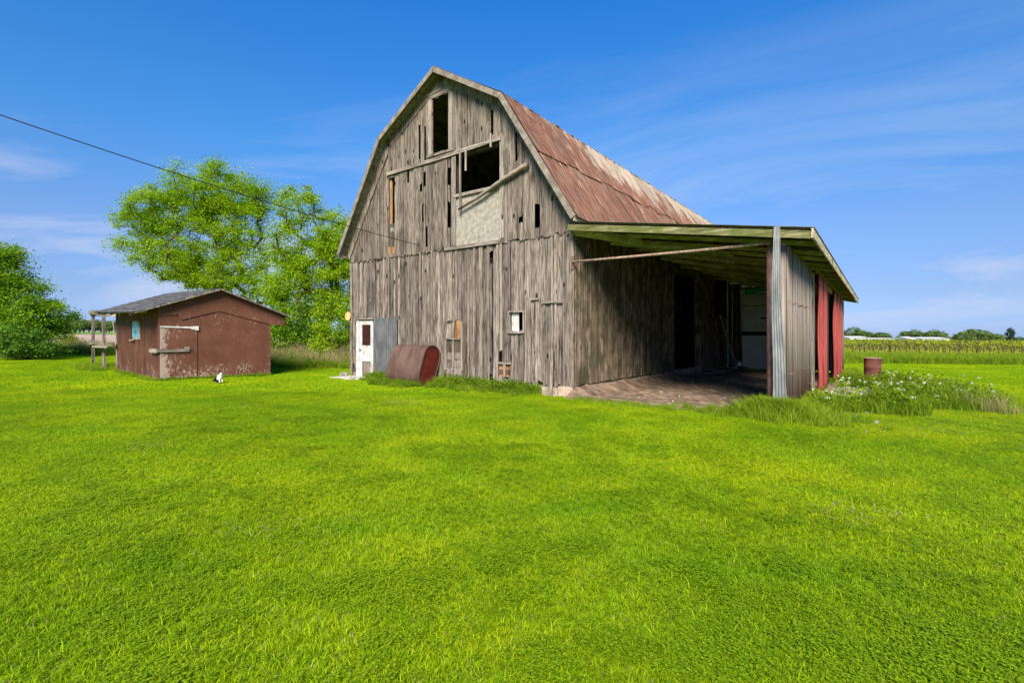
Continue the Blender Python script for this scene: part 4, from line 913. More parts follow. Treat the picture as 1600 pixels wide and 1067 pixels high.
# ------------------------------------------------------------------ cat
def make_cat(x, y, z):
    root = empty('cat', (x, y, z), R(-25)); tag(root, 'small black and white cat sitting on the lawn before the brown shed', 'cat')
    root.scale = (0.92, 0.92, 0.92)
    pts = [((-0.13, 0, 0.10), .095), ((-0.03, 0, 0.15), .085), ((0.06, 0, 0.19), .068), ((0.105, 0, 0.25), .05), ((0.125, -0.01, 0.30), .052), ((0.165, -0.025, 0.29), .030),
           ((-0.10, 0.075, 0.07), .055), ((-0.02, 0.09, 0.025), .028), ((-0.10, -0.075, 0.07), .055), ((-0.02, -0.09, 0.025), .028),
           ((0.085, 0.04, 0.13), .030), ((0.095, 0.042, 0.06), .020), ((0.115, 0.042, 0.015), .020), ((0.085, -0.04, 0.13), .030), ((0.095, -0.042, 0.06), .020), ((0.115, -0.042, 0.015), .020),
           ((-0.21, 0.03, 0.05), .028), ((-0.20, 0.13, 0.025), .022), ((-0.10, 0.17, 0.02), .020), ((-0.03, 0.17, 0.02), .014)]
    E = [(0, 1), (1, 2), (2, 3), (3, 4), (4, 5), (0, 6), (6, 7), (0, 8), (8, 9), (2, 10), (10, 11), (11, 12), (2, 13), (13, 14), (14, 15), (0, 16), (16, 17), (17, 18), (18, 19)]
    m = bpy.data.meshes.new('body'); m.from_pydata([p for p, _ in pts], E, []); o = bpy.data.objects.new('body', m); COL.objects.link(o); o.parent = root
    md = o.modifiers.new('skin', 'SKIN'); sv = m.skin_vertices[0].data
    for i, (_, r_) in enumerate(pts): sv[i].radius = (r_, r_)
    sv[0].use_root = True
    o.modifiers.new('sub', 'SUBSURF').levels = 2; o.modifiers['sub'].render_levels = 2
    mt, t, p, _o = newmat('cat_fur'); v, vo, rn = coords(t, False)
    sp = t.nodes.new('ShaderNodeSeparateXYZ'); t.links.new(vo, sp.inputs[0])
    nn = noise(t, vo, 9, 3)
    front = math_(t, 'ADD', math_(t, 'MULTIPLY', sp.outputs['X'], 9.0), math_(t, 'MULTIPLY', nn, 0.9))
    c = ramp(t, front, [(0.50, (0.012, 0.011, 0.010)), (0.58, (0.70, 0.66, 0.60))])
    cap = math_(t, 'SUBTRACT', math_(t, 'ADD', sp.outputs['Z'], math_(t, 'MULTIPLY', math_(t, 'ABSOLUTE', math_(t, 'ADD', sp.outputs['Y'], 0.01)), 1.2)), math_(t, 'MULTIPLY', sp.outputs['X'], 0.35))
    c = mix(t, c, (0.014, 0.010, 0.008), ramp(t, cap, [(0.305, (0, 0, 0)), (0.315, (1, 1, 1))]))
    c = mix(t, c, (0.62, 0.60, 0.55), ramp(t, math_(t, 'ADD', sp.outputs['Z'], math_(t, 'MULTIPLY', nn, 0.02)), [(0.035, (1, 1, 1)), (0.05, (0, 0, 0))]))
    t.links.new(c, p.inputs['Base Color']); p.inputs['Roughness'].default_value = 0.95; p.inputs['Specular IOR Level'].default_value = 0.05
    bump(t, p, noise(t, mapped(t, vo, (1, 1, 1)), 90, 3), 0.4, 0.01)
    m.materials.append(mt)
    dk = simple('black_fur', (0.014, 0.011, 0.010), 0.95); pk = simple('dark_nose', (0.06, 0.03, 0.03), 0.5)
    for s in (-1, 1):
        MB().add([(0.10, -0.01+s*0.018, 0.335), (0.135, -0.01+s*0.016, 0.338), (0.115, -0.01+s*0.055, 0.322), (0.108, -0.01+s*0.045, 0.392)], [(0, 1, 3), (1, 2, 3), (2, 0, 3), (0, 2, 1)]).build('ear', dk, root)
        MB().tube([(0.158, -0.018+s*0.024, 0.312), (0.172, -0.019+s*0.026, 0.312)], 0.008, 8).build('eye', dk, root)
    MB().tube([(0.186, -0.03, 0.292), (0.200, -0.031, 0.290)], [0.009, 0.005], 6).build('nose', pk, root)
cx = -458/790*14.75
make_cat(cx, 14.75, gz(cx)+0.03)

# ------------------------------------------------------------------ trees
def leafcloud(C, nper, rad, size, r, flat=0.6, up=0.5):
    """rhombic leaves around cluster centres C; returns verts, quads"""
    n = len(C)*nper
    c = np.repeat(C, nper, 0); d = r.normal(size=(n, 3)); rr = np.repeat(rad, nper)[:, None] if np.ndim(rad) else rad
    d *= rr*np.array([0.62, 0.62, 0.62*flat]); P = c+d
    nrm = r.normal(size=(n, 3)); nrm[:, 2] = np.abs(nrm[:, 2])+up; nrm /= np.linalg.norm(nrm, axis=1)[:, None]
    t = r.normal(size=(n, 3)); t -= nrm*(t*nrm).sum(1)[:, None]; t /= np.linalg.norm(t, axis=1)[:, None]; b = np.cross(nrm, t)
    s = size*r.uniform(0.6, 1.3, (n, 1))
    V = np.stack([P-t*s*0.5, P+b*s*0.30-nrm*s*0.08, P+t*s*0.5, P-b*s*0.30-nrm*s*0.08], 1).reshape(-1, 3)
    return V, np.arange(len(V)).reshape(-1, 4)
def tree(name, label, cat, loc, ells, base_r, ncl, nper, crad, lsize, mat, seed, trunk_h=1.5, stems=1, group=None, flat=0.6, down=0.0, spread=0.25, gaps=0.0):
    r = np.random.default_rng(seed); root = empty(name, loc); tag(root, label, cat, group)
    vol = np.array([e[3]*e[4]*e[5] for e in ells]); vol = vol**0.72; vol = vol/vol.sum(); pts = []
    while len(pts) < ncl:
        e = ells[r.choice(len(ells), p=vol)]; d = r.normal(size=3); d /= np.linalg.norm(d); rad = r.uniform(0.25, 1.0)**0.55
        p = np.array(e[:3])+d*rad*np.array(e[3:6])*r.uniform(0.86, 1.08)
        if p[2] < 0.25: continue
        if gaps and math.sin(p[0]*1.9+seed)*math.sin(p[2]*2.3+seed*2)*math.cos(p[1]*1.7) < -1+gaps*0.8 and r.random() < 0.75: continue
        pts.append(p)
    pts = np.array(pts); order = np.argsort(np.linalg.norm(pts-np.array([0, 0, trunk_h]), axis=1)); pts = pts[order]
    nodes = []; par = []
    for s in range(stems):
        ang = 2*math.pi*s/max(stems, 1)+seed; off = 0.0 if stems == 1 else spread
        prev = -1
        for k in range(5):
            f = k/4; nodes.append(np.array([off*math.cos(ang)*(0.4+f*1.6), off*math.sin(ang)*(0.4+f*1.6), trunk_h*f-0.1])+r.normal(size=3)*0.04*f); par.append(prev); prev = len(nodes)-1
    for p in pts:
        Nn = np.array(nodes); d = np.linalg.norm(Nn-p, axis=1); pen = np.maximum(0, Nn[:, 2]-p[2]+0.15*d)*1.3
        hor = 0.25*np.linalg.norm(Nn[:, :2], axis=1)*0
        i = int(np.argmin(d+pen+hor)); a = Nn[i]; L_ = d[i]; k = max(1, int(L_/0.9)); prev = i; 
        for q in range(1, k+1):
            f = q/k; m = a*(1-f)+p*f; m = m+np.array([0, 0, -0.10*L_*math.sin(math.pi*f)])+r.normal(size=3)*0.05*L_*(1 if q < k else 0)
            nodes.append(m); par.append(prev); prev = len(nodes)-1
    cnt = np.ones(len(nodes))
    for i in range(len(nodes)-1, 0, -1):
        if par[i] >= 0: cnt[par[i]] += cnt[i]
    mxc = cnt.max(); rad = base_r*(cnt/mxc)**0.46; rad = np.maximum(rad, 0.012)
    Vs = []; Qs = []; b = 0; sides = 5
    for i in range(len(nodes)):
        if par[i] < 0: continue
        A = nodes[par[i]]; B = nodes[i]; d = B-A; L_ = np.linalg.norm(d)
        if L_ < 1e-4: continue
        d = d/L_; u = np.cross(d, [0.3, 0.9, 0.1]); u /= np.linalg.norm(u); w = np.cross(d, u)
        ra = min(rad[par[i]], rad[i]*1.5)
        for (c, rr) in ((A, ra), (B, rad[i])):
            for k in range(sides): an = 2*math.pi*k/sides; Vs.append(c+(u*math.cos(an)+w*math.sin(an))*rr)
        for k in range(sides): Qs.append((b+k, b+(k+1) % sides, b+sides+(k+1) % sides, b+sides+k))
        b += 2*sides
    tr = npmesh('trunk', Vs, Qs, M['bark'], root)
    V, Q = leafcloud(pts, nper, np.full(len(pts), crad)*r.uniform(0.6, 1.35, len(pts)), lsize, r, flat)
    npmesh('crown', V, Q, mat, root)
    return root
def at(px, Y): x = (px-800)/F*Y; return x
def hz(py, px, Y): return CAMZ+(HY-py)/F*Y
# big walnut-like tree behind the shed; all sizes in metres at 34 m
Y = 34.0; s = Y/F
def E(px, py, rx, ry, dep, cx, y0=0.0): return ((px-cx)*s, y0, (HY-py)*s+CAMZ-gz(at(cx, Y)), rx*s, dep, ry*s)
cx = 352
tree('broadleaf_tree', 'tallest leafy tree, rising behind the brown shed', 'tree', (at(cx, Y), Y, gz(at(cx, Y))),
     [E(318, 305, 68, 50, 2.6, cx), E(365, 305, 55, 42, 2.4, cx), E(265, 330, 72, 45, 2.4, cx), E(386, 352, 30, 55, 2.2, cx), E(320, 375, 75, 45, 2.6, cx, -0.5), E(205, 388, 32, 16, 1.2, cx), E(272, 415, 48, 28, 1.6, cx), E(380, 420, 50, 40, 2.2, cx), E(330, 440, 45, 22, 1.6, cx), E(415, 445, 40, 34, 1.8, cx), E(345, 262, 20, 14, 1.2, cx), E(228, 352, 42, 32, 1.8, cx), E(250, 398, 42, 26, 1.8, cx), E(300, 425, 50, 24, 1.8, cx)],
     0.24, 620, 175, 0.50, 0.125, M['leaf'], 3, trunk_h=2.6, stems=3, spread=0.4, gaps=0.45)
Y = 31.0; s = Y/F; cx = 487
tree('broadleaf_tree', 'second tall leafy tree, standing just left of the barn', 'tree', (at(cx, Y), Y, gz(at(cx, Y))),
     [E(470, 325, 38, 34, 1.8, cx), E(515, 360, 34, 36, 1.8, cx), E(455, 385, 36, 45, 1.8, cx), E(500, 420, 55, 45, 2.2, cx), E(540, 400, 45, 60, 2.0, cx), E(455, 455, 40, 32, 1.8, cx), E(520, 475, 50, 30, 1.8, cx), E(480, 500, 60, 26, 2.0, cx)],
     0.20, 440, 165, 0.46, 0.12, M['leaf'], 8, trunk_h=2.0, stems=3, spread=0.35, gaps=0.5)
Y = 27.0; s = Y/F; cx = 0
tree('broadleaf_tree', 'wide bushy tree cut off by the left edge, field beyond', 'tree', (at(cx, Y), Y, gz(at(cx, Y))),
     [E(-20, 420, 60, 42, 2.5, cx), E(15, 490, 62, 34, 2.4, cx), E(62, 500, 34, 34, 1.8, cx), E(-60, 470, 80, 60, 2.5, cx), E(30, 450, 30, 22, 1.6, cx), E(-5, 400, 38, 22, 1.5, cx), E(40, 520, 45, 20, 1.6, cx)],
     0.20, 400, 160, 0.5, 0.125, M['leaf2'], 14, trunk_h=0.8, stems=4, spread=0.4, gaps=0.3)
def bush(label, px, pytop, halfw, Y, mat, seed, n=70, nper=80, ls=0.13, name='shrub', group=None):
    s = Y/F; x = at(px, Y); h = hz(pytop, px, Y)-gz(x); w = halfw*s
    return tree(name, label, 'shrub', (x, Y, gz(x)), [(0, 0, h*0.55, w*0.8, w*0.7, h*0.45), (0.15*w, 0, h*0.3, w, w*0.8, h*0.3)], 0.05, n, nper, 0.35, ls, mat, seed, trunk_h=0.3, stems=3, spread=0.15, group=group)
bush('dark green shrub under the second tree, right of the shed', 480, 462, 34, 28, M['leafd'], 41, 90)
bush('light green young shrub in front of the dark shrub', 503, 484, 16, 25.5, M['leaf'], 42, 45, 70)
bush('mid green shrub just past the right end of the shed roof', 440, 468, 26, 27, M['leaf2'], 43, 70)
bush('mid green shrub touching the left corner of the barn', 540, 470, 26, 27, M['leaf2'], 44, 80)
bush('small low shrub at the foot of the wide bushy tree', 105, 522, 16, 36, M['vineleaf'], 45, 30, 60)
bush('dark low shrub under the wide bushy tree', 35, 505, 50, 25.5, M['leafd'], 46, 80, 80)

# far trees: three shapes, copied
def fartree(seed, mat):
    r = np.random.default_rng(seed); C = []
    for k in range(46): d = r.normal(size=3); d /= np.linalg.norm(d); C.append([d[0]*3.6*r.uniform(.5, 1), d[1]*3.2, 4.2+d[2]*3.3*r.uniform(.5, 1)])
    V, Q = leafcloud(np.array(C), 40, 0.9+0*np.zeros(len(C)), 0.75, r, 0.8)
    t = MB().tube([(0, 0, -0.3), (0.1, 0, 2.0), (0.0, 0.1, 4.5)], [0.35, 0.28, 0.12], 6)
    nv = len(V); V2 = np.vstack([V, np.array(t.v)]); faces = [tuple(q) for q in Q]+[tuple(i+nv for i in f) for f in t.f]
    return V2, faces, [0]*len(Q)+[1]*len(t.f)
FT = []
for sd_, mt in ((1, 'farleaf'), (2, 'farleaf'), (3, 'farleaf'), (4, 'fardark')):
    V, fc, mi = fartree(sd_, M[mt]); m = bpy.data.meshes.new('far_tree'); m.from_pydata([tuple(v) for v in V], [], fc)
    m.materials.append(M[mt]); m.materials.append(M['bark']); m.polygons.foreach_set('material_index', mi); m.update(); FT.append(m)
def put_far(px, Y, h, k, label, group, wsc=1.0):
    x = at(px, Y); o = bpy.data.objects.new('far_tree', FT[k]); COL.objects.link(o); o.location = (x, Y, gz(x)); s = h/7.6
    o.scale = (s*wsc, s*wsc, s); o.rotation_euler = (0, 0, rnd.uniform(0, 6)); tag(o, label, 'tree', group)
Yf = 330
lst = [(1331, 12), (1343, 10.5), (1356, 8.5), (1368, 6), (1378, 8.5), (1384, 6), (1394, 4), (1406, 5.5), (1416, 9.5), (1427, 10.5), (1438, 9), (1449, 9), (1457, 10.2), (1466, 10), (1474, 6), (1484, 4.5),
       (1496, 6), (1505, 9), (1514, 10), (1524, 12.5), (1535, 10), (1545, 9.5), (1554, 8.5), (1563, 6.5), (1572, 5), (1582, 5), (1592, 5.5), (1604, 5)]
for i, (px, h) in enumerate(lst): put_far(px, Yf+rnd.uniform(-15, 25), h*0.76, i % 3, 'leafy tree in the far tree line beyond the vineyard', 'trees beyond the vineyard', 1.35)
put_far(1578.5, 300, 9, 3, 'dark pointed evergreen above the low far trees on the right', None, 0.5)
for i, px in enumerate(range(84, 440, 8)):
    put_far(px+rnd.uniform(-2, 2), 620+rnd.uniform(-20, 30), rnd.uniform(12.5, 16), i % 3, 'tree in the far hedge line beyond the crop field', 'trees in the far left hedge line', 1.3)
for i, (px, h) in enumerate([(103, 17), (109, 21), (114, 25), (119, 23), (125, 19), (131, 16)]): put_far(px, 760, h*1.05, 3, 'dark tree standing above the far left hedge line', 'dark trees above the left hedge line', 0.6)

# far white farm buildings
M['wallwhite'] = simple('white_cladding', (0.74, 0.72, 0.68), 0.7); M['farroof'] = simple('pale_grey_roof', (0.50, 0.50, 0.50), 0.7)
def farshed(px0, px1, Y, h, rh, label, name='farm_building'):
    x0, x1 = at(px0, Y), at(px1, Y); w = (x1-x0)/2; o = empty(name, ((x0+x1)/2, Y, gz((x0+x1)/2))); tag(o, label, 'building')
    MB().box(-w, w, 0, 14, -0.5, h).build('wall', M['wallwhite'], o)
    MB().add([(-w-.3, -0.6, h+.01), (w+.3, -0.6, h+.01), (w+.3, 7, h+rh), (-w-.3, 7, h+rh), (w+.3, 14.6, h+.01), (-w-.3, 14.6, h+.01)], [(0, 1, 2, 3), (3, 2, 4, 5), (0, 3, 5), (1, 4, 2), (0, 5, 4, 1)]).build('roof', M['farroof'], o)
    for k in range(max(1, int(w/6))):
        x = -w+2+k*(2*w-4)/max(1, int(w/6)); MB().box(x, x+2.2, -0.06, -0.002, 0, h*0.7).build('door', M['slate'], o)
farshed(1328, 1358, 262, 2.1, 0.9, 'long white farm building furthest left beyond the vineyard')
farshed(1358.5, 1402, 262, 1.7, 0.5, 'low long white building between the far farm buildings')
farshed(1424, 1434, 262, 1.7, 1.4, 'small white house with pointed roof beyond the vineyard')
farshed(1441, 1484, 262, 2.1, 0.8, 'white farm building furthest right beyond the vineyard')

# ------------------------------------------------------------------ vineyard
r8 = np.random.default_rng(77); rv = random.Random(77)
def vinemesh(seed):
    rr = random.Random(seed); t = MB()
    x = 0; pts = [(0, 0, -0.05), (rr.uniform(-.08, .08), 0, 0.35), (rr.uniform(-.1, .1), 0, 0.75), (rr.uniform(-.08, .08), 0, 0.98)]
    t.tube(pts, [0.045, 0.04, 0.035, 0.03], 5)
    for s_ in (-1, 1):
        t.tube([pts[3], (s_*0.4, 0.02, 1.0+rr.uniform(-.05, .08)), (s_*0.95, 0, 0.97+rr.uniform(-.1, .12))], [0.03, 0.024, 0.014], 5)
        for q in range(6):
            bx = s_*rr.uniform(0.15, 0.9); t.tube([(bx, 0, 0.98), (bx+rr.uniform(-.25, .25), rr.uniform(-.15, .15), 0.98+rr.choice((-1, -1, 1))*rr.uniform(.25, .5))], [0.014, 0.007], 4)
    r = np.random.default_rng(seed); C = np.stack([r.uniform(-0.95, 0.95, 10), r.normal(0, .10, 10), r.uniform(0.85, 1.25, 10)], 1)
    C2 = np.stack([r.uniform(-0.9, 0.9, 9), r.normal(0, .25, 9), r.uniform(0.05, 0.4, 9)], 1)
    V, Q = leafcloud(np.vstack([C, C2]), 14, 0.2, 0.13, r, 0.8); nv = len(V)
    m = bpy.data.meshes.new('grapevine'); m.from_pydata([tuple(v) for v in V]+t.v, [], [tuple(q) for q in Q]+[tuple(i+nv for i in f) for f in t.f])
    m.materials.append(M['vineleaf']); m.materials.append(M['vinebark']); m.polygons.foreach_set('material_index', [0]*len(Q)+[1]*len(t.f)); m.update(); return m
VM = [vinemesh(s_) for s_ in (1, 2, 3, 4)]
pm_ = MB().add([(-.05, -.05, -.2), (.05, -.05, -.2), (.05, .05, -.2), (-.05, .05, -.2), (-.045, -.045, 1.42), (.045, -.045, 1.42), (.045, .045, 1.42), (-.045, .045, 1.42)], [(4, 5, 6, 7), (0, 1, 5, 4), (1, 2, 6, 5), (2, 3, 7, 6), (3, 0, 4, 7)])
postm = bpy.data.meshes.new('vine_post'); postm.from_pydata(pm_.v, [], pm_.f); postm.materials.append(M['vinebark']); postm.update()
nvine = 0; npost = 0; farV = []; farQ = []; fb = 0
for row in range(60):
    Y = 41.5+row*3.0; x0 = at(1296, Y); x1 = at(1625, Y); x = math.floor(x0/2.0)*2.0
    while x < x1:
        px = x+rv.uniform(-.2, .2)
        if nvine < 300:
            o = bpy.data.objects.new('grapevine', VM[rv.randrange(4)]); COL.objects.link(o); o.location = (px, Y, gz(px)); s_ = rv.uniform(.9, 1.08); o.scale = (s_, s_, s_*rv.uniform(.95, 1.1)); o.rotation_euler = (0, 0, rv.choice((0, math.pi)))
            tag(o, 'yellow-green grapevine on its wire in the vineyard rows', 'vine', 'grapevines in the vineyard rows'); nvine += 1
        elif row < 60:
            C = np.array([[px+a_, Y, gz(px)+1.0] for a_ in (-.5, .5)]); V, Q = leafcloud(C, 9, 0.45, 0.35, r8, 0.6); farV.append(V); farQ.append(Q+fb); fb += len(V)
        if row < 12 and (int(x/2)+row) % 3 == 0:
            o = bpy.data.objects.new('vine_post', postm); COL.objects.link(o); o.location = (px+0.9, Y, gz(px)); o.rotation_euler = (rv.uniform(-.04, .04), rv.uniform(-.05, .05), rv.uniform(0, 1)); o.scale = (1, 1, rv.uniform(.92, 1.05))
            tag(o, 'dark wooden post in the vineyard rows', 'post', 'posts in the vineyard rows')
        x += 2.0
o = npmesh('vineyard', np.vstack(farV), np.vstack(farQ), M['vineleaf']); tag(o, 'far rows of the vineyard merging into a yellow-green band', kind='stuff')
# ------------------------------------------------------------------ grass, by geometry nodes from a few patch meshes
src = bpy.data.collections.new('grass_sources')       # never linked: holds only what is instanced
def blades(n, size, hmin, hmax, w, lean, r, seg=2, clump=0):
    P = r.uniform(-size/2, size/2, (n, 2))
    if clump:
        c = r.uniform(-size/2, size/2, (clump, 2)); P = c[r.integers(0, clump, n)]+r.normal(0, size*0.06, (n, 2))
    a = r.uniform(0, 2*math.pi, n); la = r.uniform(0, 2*math.pi, n); h = r.uniform(hmin, hmax, n); ln = h*r.uniform(0.1, lean, n)
    dx_, dy_ = np.cos(a)*w/2, np.sin(a)*w/2; lx, ly = np.cos(la)*ln, np.sin(la)*ln; z = np.zeros(n)
    base = np.stack([P[:, 0], P[:, 1], z], 1); d = np.stack([dx_, dy_, z], 1)
    mid_ = base+np.stack([lx*0.35, ly*0.35, h*0.6], 1); tip = base+np.stack([lx, ly, h*np.clip(1-0.15*lean, .5, 1)], 1)
    V = np.stack([base-d, base+d, mid_+d*0.8, mid_-d*0.8, tip+d*0.12, tip-d*0.12], 1).reshape(-1, 3)
    i = np.arange(n)[:, None]*6; Q = np.concatenate([i+np.array([[0, 1, 2, 3]]), i+np.array([[3, 2, 4, 5]])], 0)
    return V, Q
def patchobj(name, parts, mats, coll):
    V = np.vstack([p[0] for p in parts]); Q = []; mi = []; b = 0
    for (v, q, k) in parts: Q.append(q+b); mi += [k]*len(q); b += len(v)
    o = npmesh(name, V, np.vstack(Q), None, parent=False, mats=mats, mi=mi); coll.objects.link(o); return o
def clover(n, size, r, s0=0.012, h=0.035):
    C = r.uniform(-size/2, size/2, (n, 2)); V = []
    for k in range(3):
        a = r.uniform(0, 6.28, n)*0+np.repeat(k*2.094, n)+C[:, 0]*97; c = np.stack([C[:, 0]+np.cos(a)*s0*0.8, C[:, 1]+np.sin(a)*s0*0.8, r.uniform(h*.6, h*1.3, n)], 1)
        t = np.stack([np.cos(a), np.sin(a), np.full(n, .15)], 1)*s0*0.75; b_ = np.stack([-np.sin(a), np.cos(a), np.zeros(n)], 1)*s0*0.62
        V.append(np.stack([c-t, c+b_+t*.3, c+t, c-b_+t*.3], 1).reshape(-1, 3))
    V = np.vstack(V); return V, np.arange(len(V)).reshape(-1, 4)
def gn_scatter(name, pts, rots, scales, coll, label):
    m = bpy.data.meshes.new(name); m.vertices.add(len(pts)); m.vertices.foreach_set('co', np.asarray(pts, np.float32).ravel())
    for an, arr in (('rot', rots), ('scl', scales)):
        at_ = m.attributes.new(an, 'FLOAT', 'POINT'); at_.data.foreach_set('value', np.asarray(arr, np.float32))
    m.update(); o = bpy.data.objects.new(name, m); COL.objects.link(o); tag(o, label, kind='stuff')
    ng = bpy.data.node_groups.new(name, 'GeometryNodeTree'); ng.interface.new_socket('Geometry', in_out='INPUT', socket_type='NodeSocketGeometry'); ng.interface.new_socket('Geometry', in_out='OUTPUT', socket_type='NodeSocketGeometry')
    gi = ng.nodes.new('NodeGroupInput'); go = ng.nodes.new('NodeGroupOutput'); ip = ng.nodes.new('GeometryNodeInstanceOnPoints'); ci = ng.nodes.new('GeometryNodeCollectionInfo')
    ci.inputs['Collection'].default_value = coll; ci.inputs['Separate Children'].default_value = True; ci.inputs['Reset Children'].default_value = True
    def attr(n_):
        a_ = ng.nodes.new('GeometryNodeInputNamedAttribute'); a_.data_type = 'FLOAT'; a_.inputs['Name'].default_value = n_; return a_.outputs['Attribute']
    cx_ = ng.nodes.new('ShaderNodeCombineXYZ'); ng.links.new(attr('rot'), cx_.inputs[2])
    ng.links.new(gi.outputs[0], ip.inputs['Points']); ng.links.new(ci.outputs[0], ip.inputs['Instance']); ip.inputs['Pick Instance'].default_value = True
    ng.links.new(cx_.outputs[0], ip.inputs['Rotation'])
    cs = ng.nodes.new('ShaderNodeCombineXYZ')
    for i in range(3): ng.links.new(attr('scl') if i == 0 else cs.inputs[0].links[0].from_socket, cs.inputs[i])
    ng.links.new(cs.outputs[0], ip.inputs['Scale'])
    ng.links.new(ip.outputs[0], go.inputs[0]); md = o.modifiers.new('scatter', 'NODES'); md.node_group = ng
    return o
def in_barn(x, y, m=0.0):
    u, v = bl(x, y); return -WB-m < u < UW+m and -0.02-m < v < LB+m
def in_shed(x, y, m=0.0):
    dx_, dy_ = x-SX, y-SY; a_ = 0.659*dx_+0.752*dy_; b_ = -0.752*dx_+0.659*dy_; return -m < a_ < SWd+m and -m < b_ < SL+m
rg = np.random.default_rng(5)
cn_ = bpy.data.collections.new('near_patches'); cf_ = bpy.data.collections.new('far_patches')
def lumpy(v, q, nv, r, amp=0.75, thin=0.25):
    """let the sward rise and sink in tufts, with thin spots between"""
    B = v.reshape(-1, nv, 3); ph = r.uniform(0, 6.28, 6)
    x, y = B[:, 0, 0], B[:, 0, 1]; w = 2*np.pi/0.5
    f = np.sin(x*w*2+ph[0])*np.cos(y*w*3+ph[1])+np.sin(x*w*5+ph[2]+2*np.sin(y*w*2))*np.cos(y*w*4+ph[3])+0.8*np.sin(x*w*9+ph[4])*np.sin(y*w*8+ph[5])
    f = f/2.8; B[:, :, 2] *= (1+amp*f)[:, None]
    keep = r.random(len(B)) > np.clip(thin-f*1.2, 0, .9)
    idx = np.where(keep)[0]; V = B[idx].reshape(-1, 3); i = np.arange(len(idx))[:, None]*6
    return V, np.concatenate([i+np.array([[0, 1, 2, 3]]), i+np.array([[3, 2, 4, 5]])], 0)
for k in range(6):
    v, q = blades(5600, 0.52, 0.018, 0.050, 0.0038, 1.5, rg); v, q = lumpy(v, q, 6, rg)
    v2, q2 = blades(45, 0.5, 0.05, 0.085, 0.005, 1.2, rg); v3, q3 = clover([60, 300, 90, 0, 140, 20][k], 0.5, rg)
    v4, q4 = blades(170, 0.5, 0.012, 0.045, 0.004, 2.4, rg)
    parts = [(v, q, 0), (v2, q2, 0), (v4, q4, 2)]+([(v3, q3, 1)] if len(v3) else []); patchobj('near_patch', parts, [M['blade'], M['clover'], M['dry']], cn_)
# clover and broadleaf clumps laid over the sward in irregular patches
cc_ = bpy.data.collections.new('clover_patches')
for k in range(3):
    v3, q3 = clover(190, 0.36, rg, 0.011, 0.045); rr3 = np.linalg.norm(v3[q3[:, 0]][:, :2], axis=1); ok = rr3 < 0.17*rg.uniform(.6, 1.0, len(rr3)); v, q = blades(160, 0.3, 0.03, 0.07, 0.005, 1.4, rg)
    patchobj('clover_patch', [(v3, q3[ok], 1), (v, q, 0)], [M['blade'], M['clover']], cc_)
for k in range(3):
    v, q = blades(2400, 1.04, 0.022, 0.055, 0.012, 1.3, rg); patchobj('far_patch', [(v, q, 0)], [M['blade']], cf_)
pts = []; y = 1.6
while y < 13.0:
    hw = (y+0.5)*1.06; x = -math.ceil(hw/0.5)*0.5
    while x <= hw:
        pts.append((x, y, gz(x))); x += 0.5
    y += 0.5
rr_ = rg.integers(0, 4, len(pts))*math.pi/2
pts = [p for p in pts if not in_barn(p[0], p[1], .2) and not in_shed(p[0], p[1], .15)]; rr_ = rg.integers(0, 4, len(pts))*math.pi/2
gn_scatter('lawn_grass', pts, rr_, np.ones(len(pts)), cn_, 'short mown green grass of the lawn in the foreground')
pts = []; y = 13.6
while y < 33:
    hw = (y+1)*1.06; x = -math.ceil(hw)
    while x <= hw:
        if not in_barn(x, y, 0.35) and not in_shed(x, y, 0.3): pts.append((x, y, gz(x)-0.004))
        x += 1.0
    y += 1.0
gn_scatter('lawn_grass', pts, rg.integers(0, 4, len(pts))*math.pi/2, np.ones(len(pts)), cf_, 'short mown green grass of the lawn in the middle distance')
cpts = []; csc = []
for k in range(60):
    y0_ = 1.8+8*rg.random()**1.5; x0_ = rg.uniform(-1.05, 1.05)*(y0_+.5)
    for j in range(int(rg.integers(3, 16))):
        x_, y_ = x0_+rg.normal(0, .38), y0_+rg.normal(0, .22)
        if in_barn(x_, y_, .6) or in_shed(x_, y_, .4): continue
        cpts.append((x_, y_, gz(x_))); csc.append(rg.uniform(.5, 1.1))
gn_scatter('clover', cpts, rg.uniform(0, 6.28, len(cpts)), csc, cc_, 'patches of clover and broad-leaved weeds in the mown lawn')
# taller grass tufts
ct_ = bpy.data.collections.new('tufts'); cd_ = bpy.data.collections.new('dry_tufts'); cw_ = bpy.data.collections.new('weed_tufts')
for k in range(3):
    v, q = blades(70, 0.3, 0.14, 0.42, 0.010, 0.9, rg); patchobj('tuft', [(v, q, 0)], [M['tall']], ct_)
    v, q = blades(40, 0.35, 0.3, 0.8, 0.011, 0.7, rg); v2, q2 = blades(30, 0.35, 0.2, 0.5, 0.010, 0.9, rg); patchobj('dry_tuft', [(v, q, 0), (v2, q2, 1)], [M['dry'], M['tall']], cd_)
    C = rg.uniform(-.16, .16, (14, 3)); C[:, 2] = rg.uniform(.06, .36, 14); v, q = leafcloud(C, 9, .09, .055, rg, .8); v2, q2 = blades(26, .25, .15, .4, .009, .7, rg); patchobj('weed_tuft', [(v, q, 0), (v2, q2, 1)], [M['weed'], M['tall']], cw_)
T, D_, Wd = [], [], []
def put(lst, x, y, s_): lst.append((x, y, gz(x), s_))
for k in range(760):    # along the gable foot
    u = rg.uniform(-7.5, -1.0); v = -abs(rg.normal(0, 0.34))-0.06
    if -6.1 < u < -4.5 and v > -0.85: v -= 0.78
    x, y, _ = bw(u, v); put(T if rg.random() < .55 else Wd, x, y, rg.uniform(.35, .85)*(1.15 if v > -0.4 else .7))
for k in range(200):    # front edge of the lean-to floor
    u = rg.uniform(0.0, 4.2); v = -0.45+rg.normal(0, .2); x, y, _ = bw(u, v); put(T, x, y, rg.uniform(.2, .5)*(1.2 if u > 2.5 else .8))
